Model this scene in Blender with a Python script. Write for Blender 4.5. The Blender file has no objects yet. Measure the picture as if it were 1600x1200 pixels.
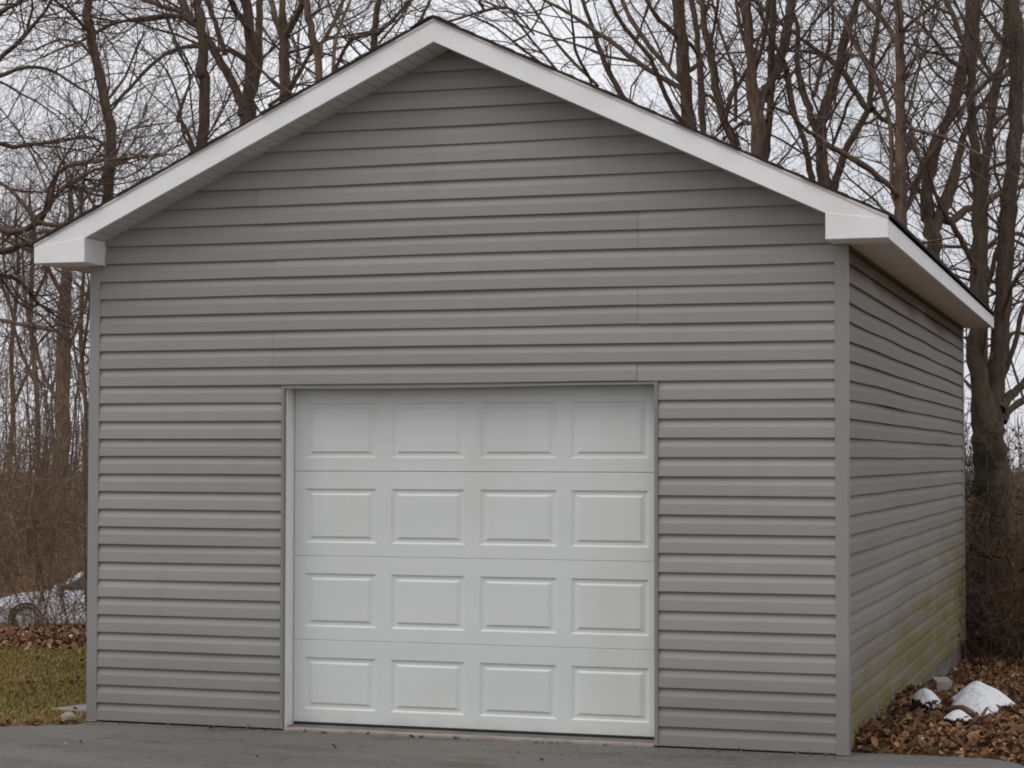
import bpy, math, random
import numpy as np
from mathutils import Matrix, Vector

random.seed(7)
R = math.radians
S = bpy.context.scene
COL = S.collection

# ------------------------------------------------------------------ camera
CAM = np.array([6.617656, -11.821121, 1.710168])
YAW, PITCH, ROLL, FPX = -0.304087, 0.036363, 0.001774, 3156.754
_f = np.array([math.sin(YAW)*math.cos(PITCH), math.cos(YAW)*math.cos(PITCH), math.sin(PITCH)])
_r = np.array([math.cos(YAW), -math.sin(YAW), 0.0]); _u = np.cross(_r, _f)
RT = _r*math.cos(ROLL)+_u*math.sin(ROLL); UP = -_r*math.sin(ROLL)+_u*math.cos(ROLL); FW = _f
cd = bpy.data.cameras.new('camera'); cam = bpy.data.objects.new('camera', cd); COL.objects.link(cam)
m = Matrix.Identity(4)
for i in range(3):
    m[i][0], m[i][1], m[i][2], m[i][3] = RT[i], UP[i], -FW[i], CAM[i]
cam.matrix_world = m
cd.sensor_width = 36.0; cd.lens = FPX/1600*36.0; cd.clip_start = 0.1; cd.clip_end = 900
S.camera = cam

def at(px, py, depth):                      # a point seen at a spot of the photograph, so many metres away
    return CAM + depth*(FW + RT*(px-800)/FPX - UP*(py-600)/FPX)

# ------------------------------------------------------------------ sky and sun (overcast)
SUN_EL, SUN_AZ = 62.0, 222.0                # high, over the left shoulder of the photographer
w = bpy.data.worlds.new('World'); S.world = w; w.use_nodes = True
nt = w.node_tree; nt.nodes.clear()
out = nt.nodes.new('ShaderNodeOutputWorld'); mix = nt.nodes.new('ShaderNodeMixShader')
b1 = nt.nodes.new('ShaderNodeBackground'); b2 = nt.nodes.new('ShaderNodeBackground')
sky = nt.nodes.new('ShaderNodeTexSky'); sky.sky_type = 'NISHITA'; sky.sun_disc = False
sky.sun_elevation = R(SUN_EL); sky.sun_rotation = R(SUN_AZ); sky.dust_density = 3.0
nt.links.new(sky.outputs[0], b1.inputs[0]); b1.inputs[1].default_value = 0.10
tc = nt.nodes.new('ShaderNodeTexCoord'); nz = nt.nodes.new('ShaderNodeTexNoise')
nz.inputs['Scale'].default_value = 3.0; nz.inputs['Detail'].default_value = 5; nz.inputs['Roughness'].default_value = .5
rp = nt.nodes.new('ShaderNodeValToRGB')
rp.color_ramp.elements[0].position = .3; rp.color_ramp.elements[0].color = (.60, .605, .645, 1)
rp.color_ramp.elements[1].position = .7; rp.color_ramp.elements[1].color = (.83, .828, .858, 1)
nt.links.new(tc.outputs['Generated'], nz.inputs['Vector']); nt.links.new(nz.outputs[0], rp.inputs[0])
nt.links.new(rp.outputs[0], b2.inputs[0]); b2.inputs[1].default_value = 1.0
mix.inputs[0].default_value = .9
nt.links.new(b1.outputs[0], mix.inputs[1]); nt.links.new(b2.outputs[0], mix.inputs[2]); nt.links.new(mix.outputs[0], out.inputs[0])
sd = bpy.data.lights.new('sun', 'SUN'); sd.energy = 1.05; sd.angle = R(50); sd.color = (1, .98, .95)
sun = bpy.data.objects.new('sun', sd); COL.objects.link(sun)
sv = Vector((math.sin(R(SUN_AZ))*math.cos(R(SUN_EL)), math.cos(R(SUN_AZ))*math.cos(R(SUN_EL)), math.sin(R(SUN_EL))))
sun.rotation_euler = sv.to_track_quat('Z', 'Y').to_euler(); sun.location = (-8, -10, 14)
S.render.engine = 'CYCLES'
S.cycles.max_bounces = 6; S.cycles.diffuse_bounces = 3; S.cycles.transparent_max_bounces = 4
S.cycles.filter_width = 1.9
S.view_settings.view_transform = 'Standard'; S.view_settings.look = 'None'
S.view_settings.exposure = 0.24; S.view_settings.gamma = 1.0; S.view_settings.use_curve_mapping = False

# ------------------------------------------------------------------ mesh helpers
class MB:
    """collects faces; build() links them as one mesh object"""
    def __init__(s): s.v, s.f, s.n, s.c = [], [], 0, []
    def add(s, verts, faces, col=None):
        verts = np.asarray(verts, float).reshape(-1, 3)
        s.v.append(verts)
        for f in faces: s.f.append([i+s.n for i in f])
        if col is not None: s.c.append(np.tile(np.array([*col, 1.0]), (len(verts), 1)))
        s.n += len(verts)
    def box(s, x0, x1, y0, y1, z0, z1):
        s.add([(x0,y0,z0),(x1,y0,z0),(x1,y1,z0),(x0,y1,z0),(x0,y0,z1),(x1,y0,z1),(x1,y1,z1),(x0,y1,z1)],
              [(0,3,2,1),(4,5,6,7),(0,1,5,4),(1,2,6,5),(2,3,7,6),(3,0,4,7)])
    def prism(s, poly, y0, y1):              # poly of (x,z), counter-clockwise seen from -y
        n = len(poly)
        s.add([(x,y0,z) for x,z in poly]+[(x,y1,z) for x,z in poly],
              [tuple(range(n)), tuple(range(2*n-1, n-1, -1))]+[(i, i+n, (i+1)%n+n, (i+1)%n) for i in range(n)])
    def tube(s, pts, rad, sides=5, cap=True):
        P = np.asarray(pts, float); n = len(P); rad = np.broadcast_to(np.asarray(rad, float), (n,))
        T = np.empty_like(P); T[1:-1] = P[2:]-P[:-2]; T[0] = P[1]-P[0]; T[-1] = P[-1]-P[-2]
        T /= np.linalg.norm(T, axis=1, keepdims=True)+1e-9
        ref = np.array([.31, .95, .1]) if abs(T[n//2][2]) > .5 else np.array([.1, .2, .97])
        U = np.cross(T, ref); U /= np.linalg.norm(U, axis=1, keepdims=True)+1e-9
        V = np.cross(T, U)
        a = np.arange(sides)*2*math.pi/sides
        ring = P[:,None]+rad[:,None,None]*(np.cos(a)[None,:,None]*U[:,None]+np.sin(a)[None,:,None]*V[:,None])
        i = np.arange(n-1)[:,None]*sides; j = np.arange(sides)[None]; k = (j+1) % sides
        F = np.stack([i+j, i+k, i+sides+k, i+sides+j], -1).reshape(-1, 4)
        s.v.append(ring.reshape(-1, 3)); s.f.extend((F+s.n).tolist())
        if cap: s.f.append([s.n+(n-1)*sides+q for q in range(sides)])
        s.n += n*sides
    def build(s, name, mat, parent=None, smooth=False, base=None, link=True):
        V = np.concatenate(s.v)
        if base is not None: V = V-np.asarray(base)
        me = bpy.data.meshes.new(name)
        ls = np.array([len(f) for f in s.f]); lv = np.fromiter((i for f in s.f for i in f), dtype=np.int32, count=int(ls.sum()))
        me.vertices.add(len(V)); me.vertices.foreach_set('co', V.astype(np.float32).ravel())
        me.loops.add(len(lv)); me.loops.foreach_set('vertex_index', lv)
        me.polygons.add(len(ls)); me.polygons.foreach_set('loop_start', np.concatenate([[0], np.cumsum(ls)[:-1]]).astype(np.int32))
        me.polygons.foreach_set('use_smooth', np.full(len(ls), smooth))
        if s.c:
            ca = me.color_attributes.new('tint', 'FLOAT_COLOR', 'POINT')
            ca.data.foreach_set('color', np.concatenate(s.c).astype(np.float32).ravel())
        me.update(calc_edges=True); me.validate()
        o = bpy.data.objects.new(name, me); me.materials.append(mat); COL.objects.link(o)
        if parent is not None: o.parent = parent
        return o

def tag(o, label=None, cat=None, group=None, kind=None):
    if label: o['label'] = label
    if cat: o['category'] = cat
    if group: o['group'] = group
    if kind: o['kind'] = kind
    return o
def thing(name, loc, label, cat, group=None):
    o = bpy.data.objects.new(name, None); COL.objects.link(o); o.location = tuple(loc); o.empty_display_size = .2
    return tag(o, label, cat, group)
def bevel(o, wd=.004, seg=2):
    b = o.modifiers.new('bevel', 'BEVEL'); b.width = wd; b.segments = seg; b.limit_method = 'ANGLE'; b.angle_limit = R(40); return o

# ------------------------------------------------------------------ materials
def mat(name, c1, c2=None, scale=6.0, rough=.6, bump=0.0, bscale=60.0, detail=6, stretch=(1,1,1), spec=.3, rnd=0.0, tint=False, coords='Object', build=None):
    M = bpy.data.materials.new(name); M.use_nodes = True; t = M.node_tree; N = t.nodes; L = t.links
    B = N['Principled BSDF']; B.inputs['Roughness'].default_value = rough; B.inputs['Specular IOR Level'].default_value = spec
    co = N.new('ShaderNodeTexCoord'); mp = N.new('ShaderNodeMapping'); mp.inputs['Scale'].default_value = stretch
    L.new(co.outputs[coords], mp.inputs[0])
    n = N.new('ShaderNodeTexNoise'); n.inputs['Scale'].default_value = scale; n.inputs['Detail'].default_value = detail; n.inputs['Roughness'].default_value = .6
    L.new(mp.outputs[0], n.inputs['Vector'])
    r = N.new('ShaderNodeValToRGB'); r.color_ramp.elements[0].position = .32; r.color_ramp.elements[1].position = .68
    r.color_ramp.elements[0].color = (*c1, 1); r.color_ramp.elements[1].color = (*(c2 or c1), 1)
    L.new(n.outputs[0], r.inputs[0]); cur = r.outputs[0]
    if tint:
        at_ = N.new('ShaderNodeAttribute'); at_.attribute_name = 'tint'
        mx = N.new('ShaderNodeMix'); mx.data_type = 'RGBA'; mx.blend_type = 'MULTIPLY'; mx.inputs[0].default_value = 1
        L.new(cur, mx.inputs[6]); L.new(at_.outputs['Color'], mx.inputs[7]); cur = mx.outputs[2]
    if rnd:
        oi = N.new('ShaderNodeObjectInfo'); mr = N.new('ShaderNodeMapRange'); mr.inputs[3].default_value = 1-rnd; mr.inputs[4].default_value = 1+rnd
        L.new(oi.outputs['Random'], mr.inputs[0]); hs = N.new('ShaderNodeHueSaturation'); L.new(mr.outputs[0], hs.inputs['Value']); L.new(cur, hs.inputs['Color']); cur = hs.outputs[0]
    if build: cur = build(N, L, cur, co)
    L.new(cur, B.inputs['Base Color'])
    if bump:
        n2 = N.new('ShaderNodeTexNoise'); n2.inputs['Scale'].default_value = bscale; n2.inputs['Detail'].default_value = 5
        L.new(mp.outputs[0], n2.inputs['Vector'])
        bp = N.new('ShaderNodeBump'); bp.inputs['Strength'].default_value = 1.0; bp.inputs['Distance'].default_value = bump
        L.new(n2.outputs[0], bp.inputs['Height']); L.new(bp.outputs[0], B.inputs['Normal'])
    return M
def mixc(N, L, a, b, fac, blend='MIX'):
    mx = N.new('ShaderNodeMix'); mx.data_type = 'RGBA'; mx.blend_type = blend
    if hasattr(fac, 'links'): L.new(fac, mx.inputs[0])
    else: mx.inputs[0].default_value = fac
    for s_, v in ((6, a), (7, b)):
        if hasattr(v, 'links'): L.new(v, mx.inputs[s_])
        else: mx.inputs[s_].default_value = (*v, 1)
    return mx.outputs[2]
def math_(N, L, op, a, b=None, clamp=False):
    n = N.new('ShaderNodeMath'); n.operation = op; n.use_clamp = clamp
    for i, v in enumerate((a, b)):
        if v is None: continue
        if hasattr(v, 'links'): L.new(v, n.inputs[i])
        else: n.inputs[i].default_value = v
    return n.outputs[0]
def noise(N, L, co, scale, detail=5, stretch=None):
    n = N.new('ShaderNodeTexNoise'); n.inputs['Scale'].default_value = scale; n.inputs['Detail'].default_value = detail
    if stretch:
        mp = N.new('ShaderNodeMapping'); mp.inputs['Scale'].default_value = stretch; L.new(co, mp.inputs[0]); co = mp.outputs[0]
    L.new(co, n.inputs['Vector']); return n.outputs[0]
def ramp(N, L, v, a, b, smooth=True):
    n = N.new('ShaderNodeMapRange'); n.inputs[1].default_value = a; n.inputs[2].default_value = b
    n.interpolation_type = 'SMOOTHSTEP' if smooth else 'LINEAR'; L.new(v, n.inputs[0]); return n.outputs[0]

def siding_streaks_low_shade(N, L, cur, co):             # faint vertical run-off streaks and shade painted into the colour along the bottom
    st = ramp(N, L, noise(N, L, co.outputs['Object'], 2.0, 5, (3.0, 3.0, .35)), .45, .75)
    cur = mixc(N, L, cur, (.23, .215, .20), math_(N, L, 'MULTIPLY', st, .18))
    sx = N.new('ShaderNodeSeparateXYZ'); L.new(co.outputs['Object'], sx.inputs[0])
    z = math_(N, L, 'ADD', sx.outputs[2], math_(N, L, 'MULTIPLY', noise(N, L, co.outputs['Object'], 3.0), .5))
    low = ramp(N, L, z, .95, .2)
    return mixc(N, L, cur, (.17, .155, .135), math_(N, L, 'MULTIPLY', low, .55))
def algae(N, L, cur, co):                   # yellow-green growth low on the long side, dark mildew below the soffit
    cur = siding_streaks_low_shade(N, L, cur, co)
    sx = N.new('ShaderNodeSeparateXYZ'); L.new(co.outputs['Object'], sx.inputs[0])
    n1 = noise(N, L, co.outputs['Object'], 1.4, 5, (1, .5, 1.6)); n2 = noise(N, L, co.outputs['Object'], 5.5, 5, (1, .35, 1.4))
    lim = math_(N, L, 'ADD', math_(N, L, 'MULTIPLY', sx.outputs[1], .10), .42)      # growth climbs towards the back
    h = math_(N, L, 'ADD', sx.outputs[2], math_(N, L, 'MULTIPLY', math_(N, L, 'SUBTRACT', n1, .5), 1.1))
    g = ramp(N, L, math_(N, L, 'SUBTRACT', lim, h), -.35, .55)
    pt = math_(N, L, 'ADD', math_(N, L, 'MULTIPLY', ramp(N, L, n2, .34, .62), .55), .45)
    g = math_(N, L, 'MULTIPLY', g, pt)
    cur = mixc(N, L, cur, (.185, .155, .05), math_(N, L, 'MULTIPLY', g, .9))
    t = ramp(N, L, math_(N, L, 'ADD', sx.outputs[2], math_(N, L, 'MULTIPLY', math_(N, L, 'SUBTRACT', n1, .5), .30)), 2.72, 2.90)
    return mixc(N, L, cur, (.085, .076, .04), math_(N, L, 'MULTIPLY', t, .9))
def white_dirt(N, L, cur, co):
    d = ramp(N, L, noise(N, L, co.outputs['Object'], 2.3, 6, (1, 1, 1)), .50, .78)
    return mixc(N, L, cur, (.50, .48, .42), math_(N, L, 'MULTIPLY', d, .22))

def door_dirt(N, L, cur, co):               # thin grime film, heavier in drips below the panel edges and along the bottom rail
    n1 = ramp(N, L, noise(N, L, co.outputs['Object'], 1.1, 6, (2.2, 1, .6)), .45, .75)
    cur = mixc(N, L, cur, (.52, .515, .48), math_(N, L, 'MULTIPLY', n1, .3))
    sx = N.new('ShaderNodeSeparateXYZ'); L.new(co.outputs['Object'], sx.inputs[0])
    z = math_(N, L, 'ADD', sx.outputs[2], math_(N, L, 'MULTIPLY', noise(N, L, co.outputs['Object'], 9.0, 6), .16))
    return mixc(N, L, cur, (.36, .33, .29), math_(N, L, 'MULTIPLY', ramp(N, L, z, .17, .06), .35))
M_SIDE_F = mat('vinyl_siding', (.288, .280, .268), (.313, .305, .292), 1.2, .5, .0006, 90, stretch=(.25, 1, 2), rnd=.05, build=siding_streaks_low_shade)
M_SIDE_R = mat('vinyl_siding_mildewed_shaded', (.252, .242, .222), (.28, .27, .248), 1.2, .75, .0006, 90, stretch=(1, .25, 2), rnd=.04, spec=.08, build=algae)  # mildewed; base also darkened to paint in the shade on this side
M_POST = mat('vinyl_corner_trim', (.270, .263, .252), (.300, .293, .281), 1.5, .5, build=siding_streaks_low_shade)
M_TRIM = mat('grey_door_trim', (.225, .219, .208), (.25, .244, .232), 2.0, .5)
M_WHITE = mat('white_aluminium', (.85, .85, .84), (.89, .89, .875), 3.0, .45, .0005, 8, build=white_dirt)
M_SOFF = mat('soffit_aluminium', (.55, .55, .54), (.62, .62, .60), 3.0, .5, rnd=.05, build=white_dirt)
M_SOFF2 = mat('soffit_aluminium_dusty', (.68, .67, .65), (.74, .73, .71), 3.0, .55, rnd=.05)
M_DOOR = mat('painted_steel_door', (.655, .677, .652), (.685, .705, .68), 1.2, .42, .0005, 120, stretch=(.4, 1, 3), rnd=.012, build=door_dirt)
M_GAP = mat('dark_seal', (.03, .028, .028), (.04, .035, .035), 5, .8)
M_SHEATH = mat('wall_sheathing', (.06, .055, .05), (.08, .075, .07), 4, .9)
M_SHING = mat('asphalt_shingle', (.02, .02, .025), (.042, .041, .047), 60, .95, .003, 150)
M_DRIP = mat('drip_edge', (.60, .52, .48), (.66, .58, .54), 4, .5)
M_CONC = mat('concrete', (.20, .19, .175), (.30, .285, .26), 7, .9, .006, 40)
M_FOUND = mat('damp_foundation_concrete', (.13, .12, .105), (.22, .205, .18), 5, .95, .012, 30)
M_PALEC = mat('pale_concrete', (.34, .31, .26), (.46, .42, .36), 9, .9, .006, 50)
M_SILL = mat('stained_concrete_sill', (.24, .20, .175), (.36, .31, .275), 9, .9, .004, 60)
def asph(N, L, cur, co):
    C_ = co.outputs['Object']
    big = ramp(N, L, noise(N, L, C_, .8, 5, (.6, 1.8, 1)), .38, .66)
    cur = mixc(N, L, cur, (.165, .154, .138), math_(N, L, 'MULTIPLY', big, .8))
    dk = ramp(N, L, noise(N, L, C_, 1.6, 6, (.8, 2.2, 1)), .54, .70)
    cur = mixc(N, L, cur, (.068, .066, .061), math_(N, L, 'MULTIPLY', dk, .55))
    sp = ramp(N, L, noise(N, L, C_, 85, 3), .56, .70)
    cur = mixc(N, L, cur, (.27, .255, .23), math_(N, L, 'MULTIPLY', sp, .55))
    pit = ramp(N, L, noise(N, L, C_, 60, 3), .44, .30)
    cur = mixc(N, L, cur, (.03, .03, .03), math_(N, L, 'MULTIPLY', pit, .6))
    mo = ramp(N, L, noise(N, L, C_, 1.9, 5, (1, 2.5, 1)), .56, .72)
    cur = mixc(N, L, cur, (.095, .098, .062), math_(N, L, 'MULTIPLY', mo, .6))
    vo = N.new('ShaderNodeTexVoronoi'); vo.feature = 'DISTANCE_TO_EDGE'; vo.inputs['Scale'].default_value = 1.1
    mp = N.new('ShaderNodeMapping'); L.new(C_, mp.inputs[0])
    nn = N.new('ShaderNodeTexNoise'); nn.inputs['Scale'].default_value = 3.0; nn.inputs['Detail'].default_value = 6; L.new(C_, nn.inputs['Vector'])
    va = N.new('ShaderNodeMix'); va.data_type = 'RGBA'; va.blend_type = 'LINEAR_LIGHT'; va.inputs[0].default_value = .18; L.new(mp.outputs[0], va.inputs[6]); L.new(nn.outputs['Color'], va.inputs[7]); L.new(va.outputs[2], vo.inputs['Vector'])
    cr = math_(N, L, 'MULTIPLY', ramp(N, L, vo.outputs['Distance'], .012, .003), ramp(N, L, noise(N, L, C_, .9, 3), .45, .6))
    return mixc(N, L, cur, (.022, .02, .018), math_(N, L, 'MULTIPLY', cr, .3))
M_ASPH = mat('asphalt', (.108, .103, .094), (.142, .135, .123), 22, .92, .007, 80, build=asph)
def soil(N, L, cur, co):
    g = ramp(N, L, noise(N, L, co.outputs['Object'], 1.1, 5), .52, .66)
    cur = mixc(N, L, cur, (.050, .055, .022), math_(N, L, 'MULTIPLY', g, .7))
    return cur
M_GROUND = mat('leafy_soil', (.085, .050, .026), (.20, .115, .055), 26, .95, .02, 30, build=soil)
M_LEAF = mat('dead_leaf', (.75, .75, .75), (1, 1, 1), 40, .75, tint=True, spec=.2)
M_GRASS = mat('winter_grass', (.8, .8, .8), (1, 1, 1), 3, .8, tint=True, spec=.15)
def bark(N, L, cur, co):
    mo = ramp(N, L, noise(N, L, co.outputs['Object'], 1.3, 5), .52, .72)
    return mixc(N, L, cur, (.10, .098, .050), math_(N, L, 'MULTIPLY', mo, .6))
M_BARK = mat('bark', (.080, .054, .039), (.235, .163, .118), 9, .95, .02, 22, stretch=(2.2, 2.2, .5), build=bark)
M_BARKD = mat('dark_mossy_bark', (.048, .034, .025), (.135, .095, .068), 9, .95, .02, 22, stretch=(2.2, 2.2, .5), build=bark)
M_TWIG = mat('twig_bark', (.078, .053, .041), (.185, .134, .106), 5, .9)
M_BRUSH = mat('brush_stem', (.105, .066, .040), (.25, .17, .112), 3, .9)
M_PALE = mat('weathered_wood', (.22, .18, .13), (.38, .32, .25), 8, .9, .01, 30, stretch=(3, 3, .6))
M_SNOW = mat('old_snow', (.86, .87, .89), (.93, .94, .95), 12, .75, .022, 30, build=lambda N, L, c, co: mixc(N, L, c, (.34, .28, .22), math_(N, L, 'MULTIPLY', ramp(N, L, noise(N, L, co.outputs['Object'], 24, 6), .58, .74), .65)))
M_NEEDLE = mat('evergreen_needles', (.03, .043, .018), (.07, .085, .034), 12, .8)
M_PAINT = mat('silver_car_paint', (.55, .58, .63), (.60, .63, .68), 2, .3, spec=.5)
M_GLASS = mat('car_window_glass', (.02, .026, .026), (.035, .042, .042), 3, .08, spec=.5)
M_TYRE = mat('tyre_rubber', (.018, .018, .018), (.03, .03, .03), 12, .85)
M_RIM = mat('wheel_rim', (.38, .38, .40), (.48, .48, .50), 4, .35, spec=.5)
M_LAMP = mat('lamp_lens', (.6, .6, .6), (.7, .7, .7), 4, .15, spec=.5)
M_RED = mat('red_lens', (.30, .02, .02), (.38, .03, .03), 4, .2, spec=.5)
M_FAR = mat('far_wood', (.075, .060, .052), (.14, .115, .10), 1.5, .95)

# ------------------------------------------------------------------ terrain and drive
W, D, CO = 4.9645, 7.829, .1143
rs = np.random.RandomState(3)
def sstep(t): t = np.clip(t, 0, 1); return t*t*(3-2*t)
_wv = [(rs.uniform(.5, 2.4), rs.uniform(0, 6.28), rs.uniform(0, 6.28)) for _ in range(10)]
def wav(x, y):
    s = 0
    for f, a, b in _wv: s = s+np.sin(f*(x*math.cos(b)+y*math.sin(b))*1.6+a)
    return s/10
def edge_y(x):                              # where the asphalt ends
    return np.where(x < .05, -.19+.535*(x-.05), np.where(x < 5.72, .135, .135-1.9*np.clip(x-5.72, 0, 9)**1.6*1.1))
def ground_z(x, y):
    x = np.asarray(x, float); y = np.asarray(y, float)
    crest = 6.6+.36*np.clip(x, -9, 9)
    t = y-crest
    z = -2.1*sstep((t+1)/17.5)-.03*np.clip(t+1, 0, 30)*0
    z = z+.03*wav(x, y)*sstep((y+.3)/1.5)*np.where(t < 6, 1, 3)
    right = sstep((x-4.2)/.6)
    z = z-right*.23*sstep((y-2.2)/4.5)+right*.035*sstep((y-.1)/.6)*(1-sstep((y-2.2)/3))
    e = y-edge_y(x)
    inside = sstep((.12-e)/.14)             # below the asphalt
    gar = sstep((x+.02)/.06)*sstep((W-.07-x)/.06)*sstep((D+.1-y)/.1)
    low = np.maximum(np.where(x > -3.2, inside, inside*sstep((x+3.6)/.4)), gar)
    return z*(1-low)+low*-.07
xs = np.unique(np.concatenate([np.linspace(-260, -60, 15), np.linspace(-60, -10, 40), np.arange(-10, -5, .25), np.arange(-5, 8.01, .08), np.linspace(8, 16, 30), np.linspace(16, 60, 30), np.linspace(60, 260, 14)]))
ys = np.unique(np.concatenate([np.linspace(-60, -4, 30), np.arange(-4, 10, .08), np.arange(10, 30, .5), np.linspace(30, 80, 40), np.linspace(80, 600, 30)]))
X, Y = np.meshgrid(xs, ys); Z = ground_z(X, Y)
g = MB(); g.v.append(np.stack([X, Y, Z], -1).reshape(-1, 3)); nx = len(xs)
ii = (np.arange(len(ys)-1)[:,None]*nx+np.arange(nx-1)[None]).ravel()
g.f = np.stack([ii, ii+1, ii+nx+1, ii+nx], -1).tolist()
tag(g.build('ground', M_GROUND, smooth=True), kind='structure')

ex = np.concatenate([np.linspace(-3.2, .04, 60)])
edge = [(x, float(edge_y(np.array(x)))+rs.normal(0, .007)) for x in ex]
edge += [(.05, .14), (4.97, .14)]
edge += [(x, float(edge_y(np.array(x)))+rs.normal(0, .006)) for x in np.linspace(5.0, 6.35, 40)]
edge += [(6.5, -6), (6.7, -30), (-3.4, -30), (-3.3, -6)]
a = MB(); n = len(edge)
a.add([(x, y, -.012) for x, y in edge]+[(x, y, -.06) for x, y in edge], [tuple(range(n-1, -1, -1))]+[(i, (i+1)%n, (i+1)%n+n, i+n) for i in range(n)])
tag(a.build('driveway', M_ASPH), kind='structure')

# ------------------------------------------------------------------ the garage
gar = thing('garage', (0, 0, 0), 'grey vinyl sided gabled garage with white panelled overhead door', 'garage')
PW, CX = .078, 2.494
OP = .030                                    # how far the corner posts stand out from the wall line
OX0, OX1, OZ = 1.385, 3.832, 18.85*CO        # trimmed door opening
SL = .4745                                   # roof slope
RZ = 4.244                                   # underside of the rake board at the ridge
EX0, EX1, EY0, EY1 = -.247, 5.235, -.295, 8.02   # roof edges
SZ = 2.962                                   # soffit height

c = MB()                                     # the body behind the boards
c.box(.012, OX0+.002, .001, .11, .012, 2.955); c.box(OX1-.002, W-OP-.012, .001, .11, .012, 2.955)
c.box(OX0+.002, OX1-.002, .001, .11, OZ+.03, 2.955)
c.prism([(.012, 2.957), (W-OP-.012, 2.957), (W-OP-.012, RZ-SL*(W-OP-.012-CX)), (CX, RZ), (.012, RZ-SL*(CX-.012))], .0012, .11)
c.box(.012, .11, .112, D-.012, .012, 2.955); c.box(W-.14, W-OP-.001, .112, D-.012, .012, 2.955)
c.box(.112, W-.142, D-.11, D-.012, .012, 2.955)
c.build('wall', M_SHEATH, gar)
f = MB(); f.box(.03, W-OP-.012, .03, D-.02, -.6, .010); fo = f.build('foundation', M_FOUND, gar)

def wob(seed, amp):
    q = np.random.RandomState(seed); p = [(q.uniform(.5, 3.0), q.uniform(0, 6.28), q.uniform(.4, 1)) for _ in range(4)]
    return lambda s: amp*sum(w_*np.sin(f_*s+p_) for f_, p_, w_ in p)/2
def board(k, lo, hi, axis, proud=0.0, seed=0, amp=.0026, m_=None, top=None, cut=None):
    """one course of dutch-lap siding between lo and hi; axis 'x' = front, 'y' = right side"""
    z0 = k*CO; z1 = top or z0+CO+.004
    prof = [(.003, z0), (.0250, z0), (.0255, z0+.004), (.0225, z0+.062), (.0212, z0+.066), (.0030, min(z1, z0+CO-.002)), (.0026, z1)]
    prof = [q for q in prof if q[1] <= z1+1e-6]
    n = max(2, int((hi(z0)-lo(z0))/.22)+1) if callable(lo) else max(2, int((hi-lo)/.22)+1)
    wz, wo = wob(seed*7+1, amp), wob(seed*7+2, amp)
    V = []
    for i in range(n+1):
        t = i/n
        for o, z in prof:
            a0 = lo(z) if callable(lo) else lo; a1 = hi(z) if callable(hi) else hi
            s = a0+(a1-a0)*t
            oo = o+proud+(wo(s) if o > .002 else 0); zz = z+wz(s)
            V.append((s, -oo, zz) if axis == 'x' else (W-OP+oo, s, zz))
    m_n = len(prof); F = []
    for i in range(n):
        for j in range(m_n-1):
            q = (i*m_n+j, (i+1)*m_n+j, (i+1)*m_n+j+1, i*m_n+j+1)
            F.append(q)
    F.append(tuple(range(m_n-1, -1, -1))); F.append(tuple(n*m_n+j for j in range(m_n)))
    b = MB(); b.add(V, F)
    return b.build('siding_board', m_, gar)
sl = lambda z: max(.01, CX-(RZ+.02-z)/SL)
sr = lambda z: min(W-.01, CX+(RZ+.02-z)/SL)
seams = {20: 1.32, 21: 1.318, 24: 1.33, 25: 1.329, 28: 1.207, 29: 1.205, 19: 3.70, 22: 3.707, 23: 3.708, 26: 3.708, 27: 3.708}
for k in range(0, 37):
    if k <= 18:
        board(k, PW-.004, OX0+.004, 'x', seed=k//2+1, m_=M_SIDE_F); board(k, OX1-.004, W-PW+.004, 'x', seed=k//2+60, m_=M_SIDE_F)
        continue
    lo = (PW-.004 if k < 26 else sl); hi = (W-PW+.004 if k < 26 else sr)
    tp = None
    if k*CO+CO > RZ: tp = RZ+.004
    if k in seams:
        xm = seams[k]
        board(k, lo if not callable(lo) else lo, (xm-.0008) if not callable(lo) else (lambda z, q=xm: q-.0008), 'x', seed=k//2+120, m_=M_SIDE_F, top=tp)
        board(k, xm+.0014 if not callable(lo) else (lambda z, q=xm: q+.0014), hi, 'x', proud=.0015, seed=k//2+150, m_=M_SIDE_F, top=tp)
    else:
        board(k, lo, hi, 'x', seed=k//2+120, m_=M_SIDE_F, top=tp)
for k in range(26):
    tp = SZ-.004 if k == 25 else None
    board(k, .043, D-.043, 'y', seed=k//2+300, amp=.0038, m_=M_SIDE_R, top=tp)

def corner(x, y, sx, sy):                    # L shaped corner post; (x, y) is the outer corner of the house wall
    b = MB(); o, pw = OP, .046
    poly = [(x+sx*o, y+sy*o), (x-sx*pw, y+sy*o), (x-sx*pw, y+sy*.001), (x-sx*.02, y+sy*.001), (x-sx*.02, y-sy*.02), (x+sx*.001, y-sy*.02), (x+sx*.001, y-sy*pw), (x+sx*o, y-sy*pw)]
    nn = len(poly); b.add([(p, q, -.006) for p, q in poly]+[(p, q, SZ-.003) for p, q in poly], [tuple(range(nn)), tuple(range(2*nn-1, nn-1, -1))]+[(i, (i+1)%nn, (i+1)%nn+nn, i+nn) for i in range(nn)])
    return bevel(b.build('corner_post', M_POST, gar), .004, 2)
corner(OP+.012, 0, -1, -1); corner(W-OP, 0, 1, -1); corner(W-OP, D, 1, 1); corner(OP, D, -1, 1)
for x0, x1 in ((.02, OX0-.002), (OX1+.002, W-.05)):
    b = MB(); b.box(x0, x1, -.010, .004, -.006, .0); b.build('starter_strip', M_GAP, gar)

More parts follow.
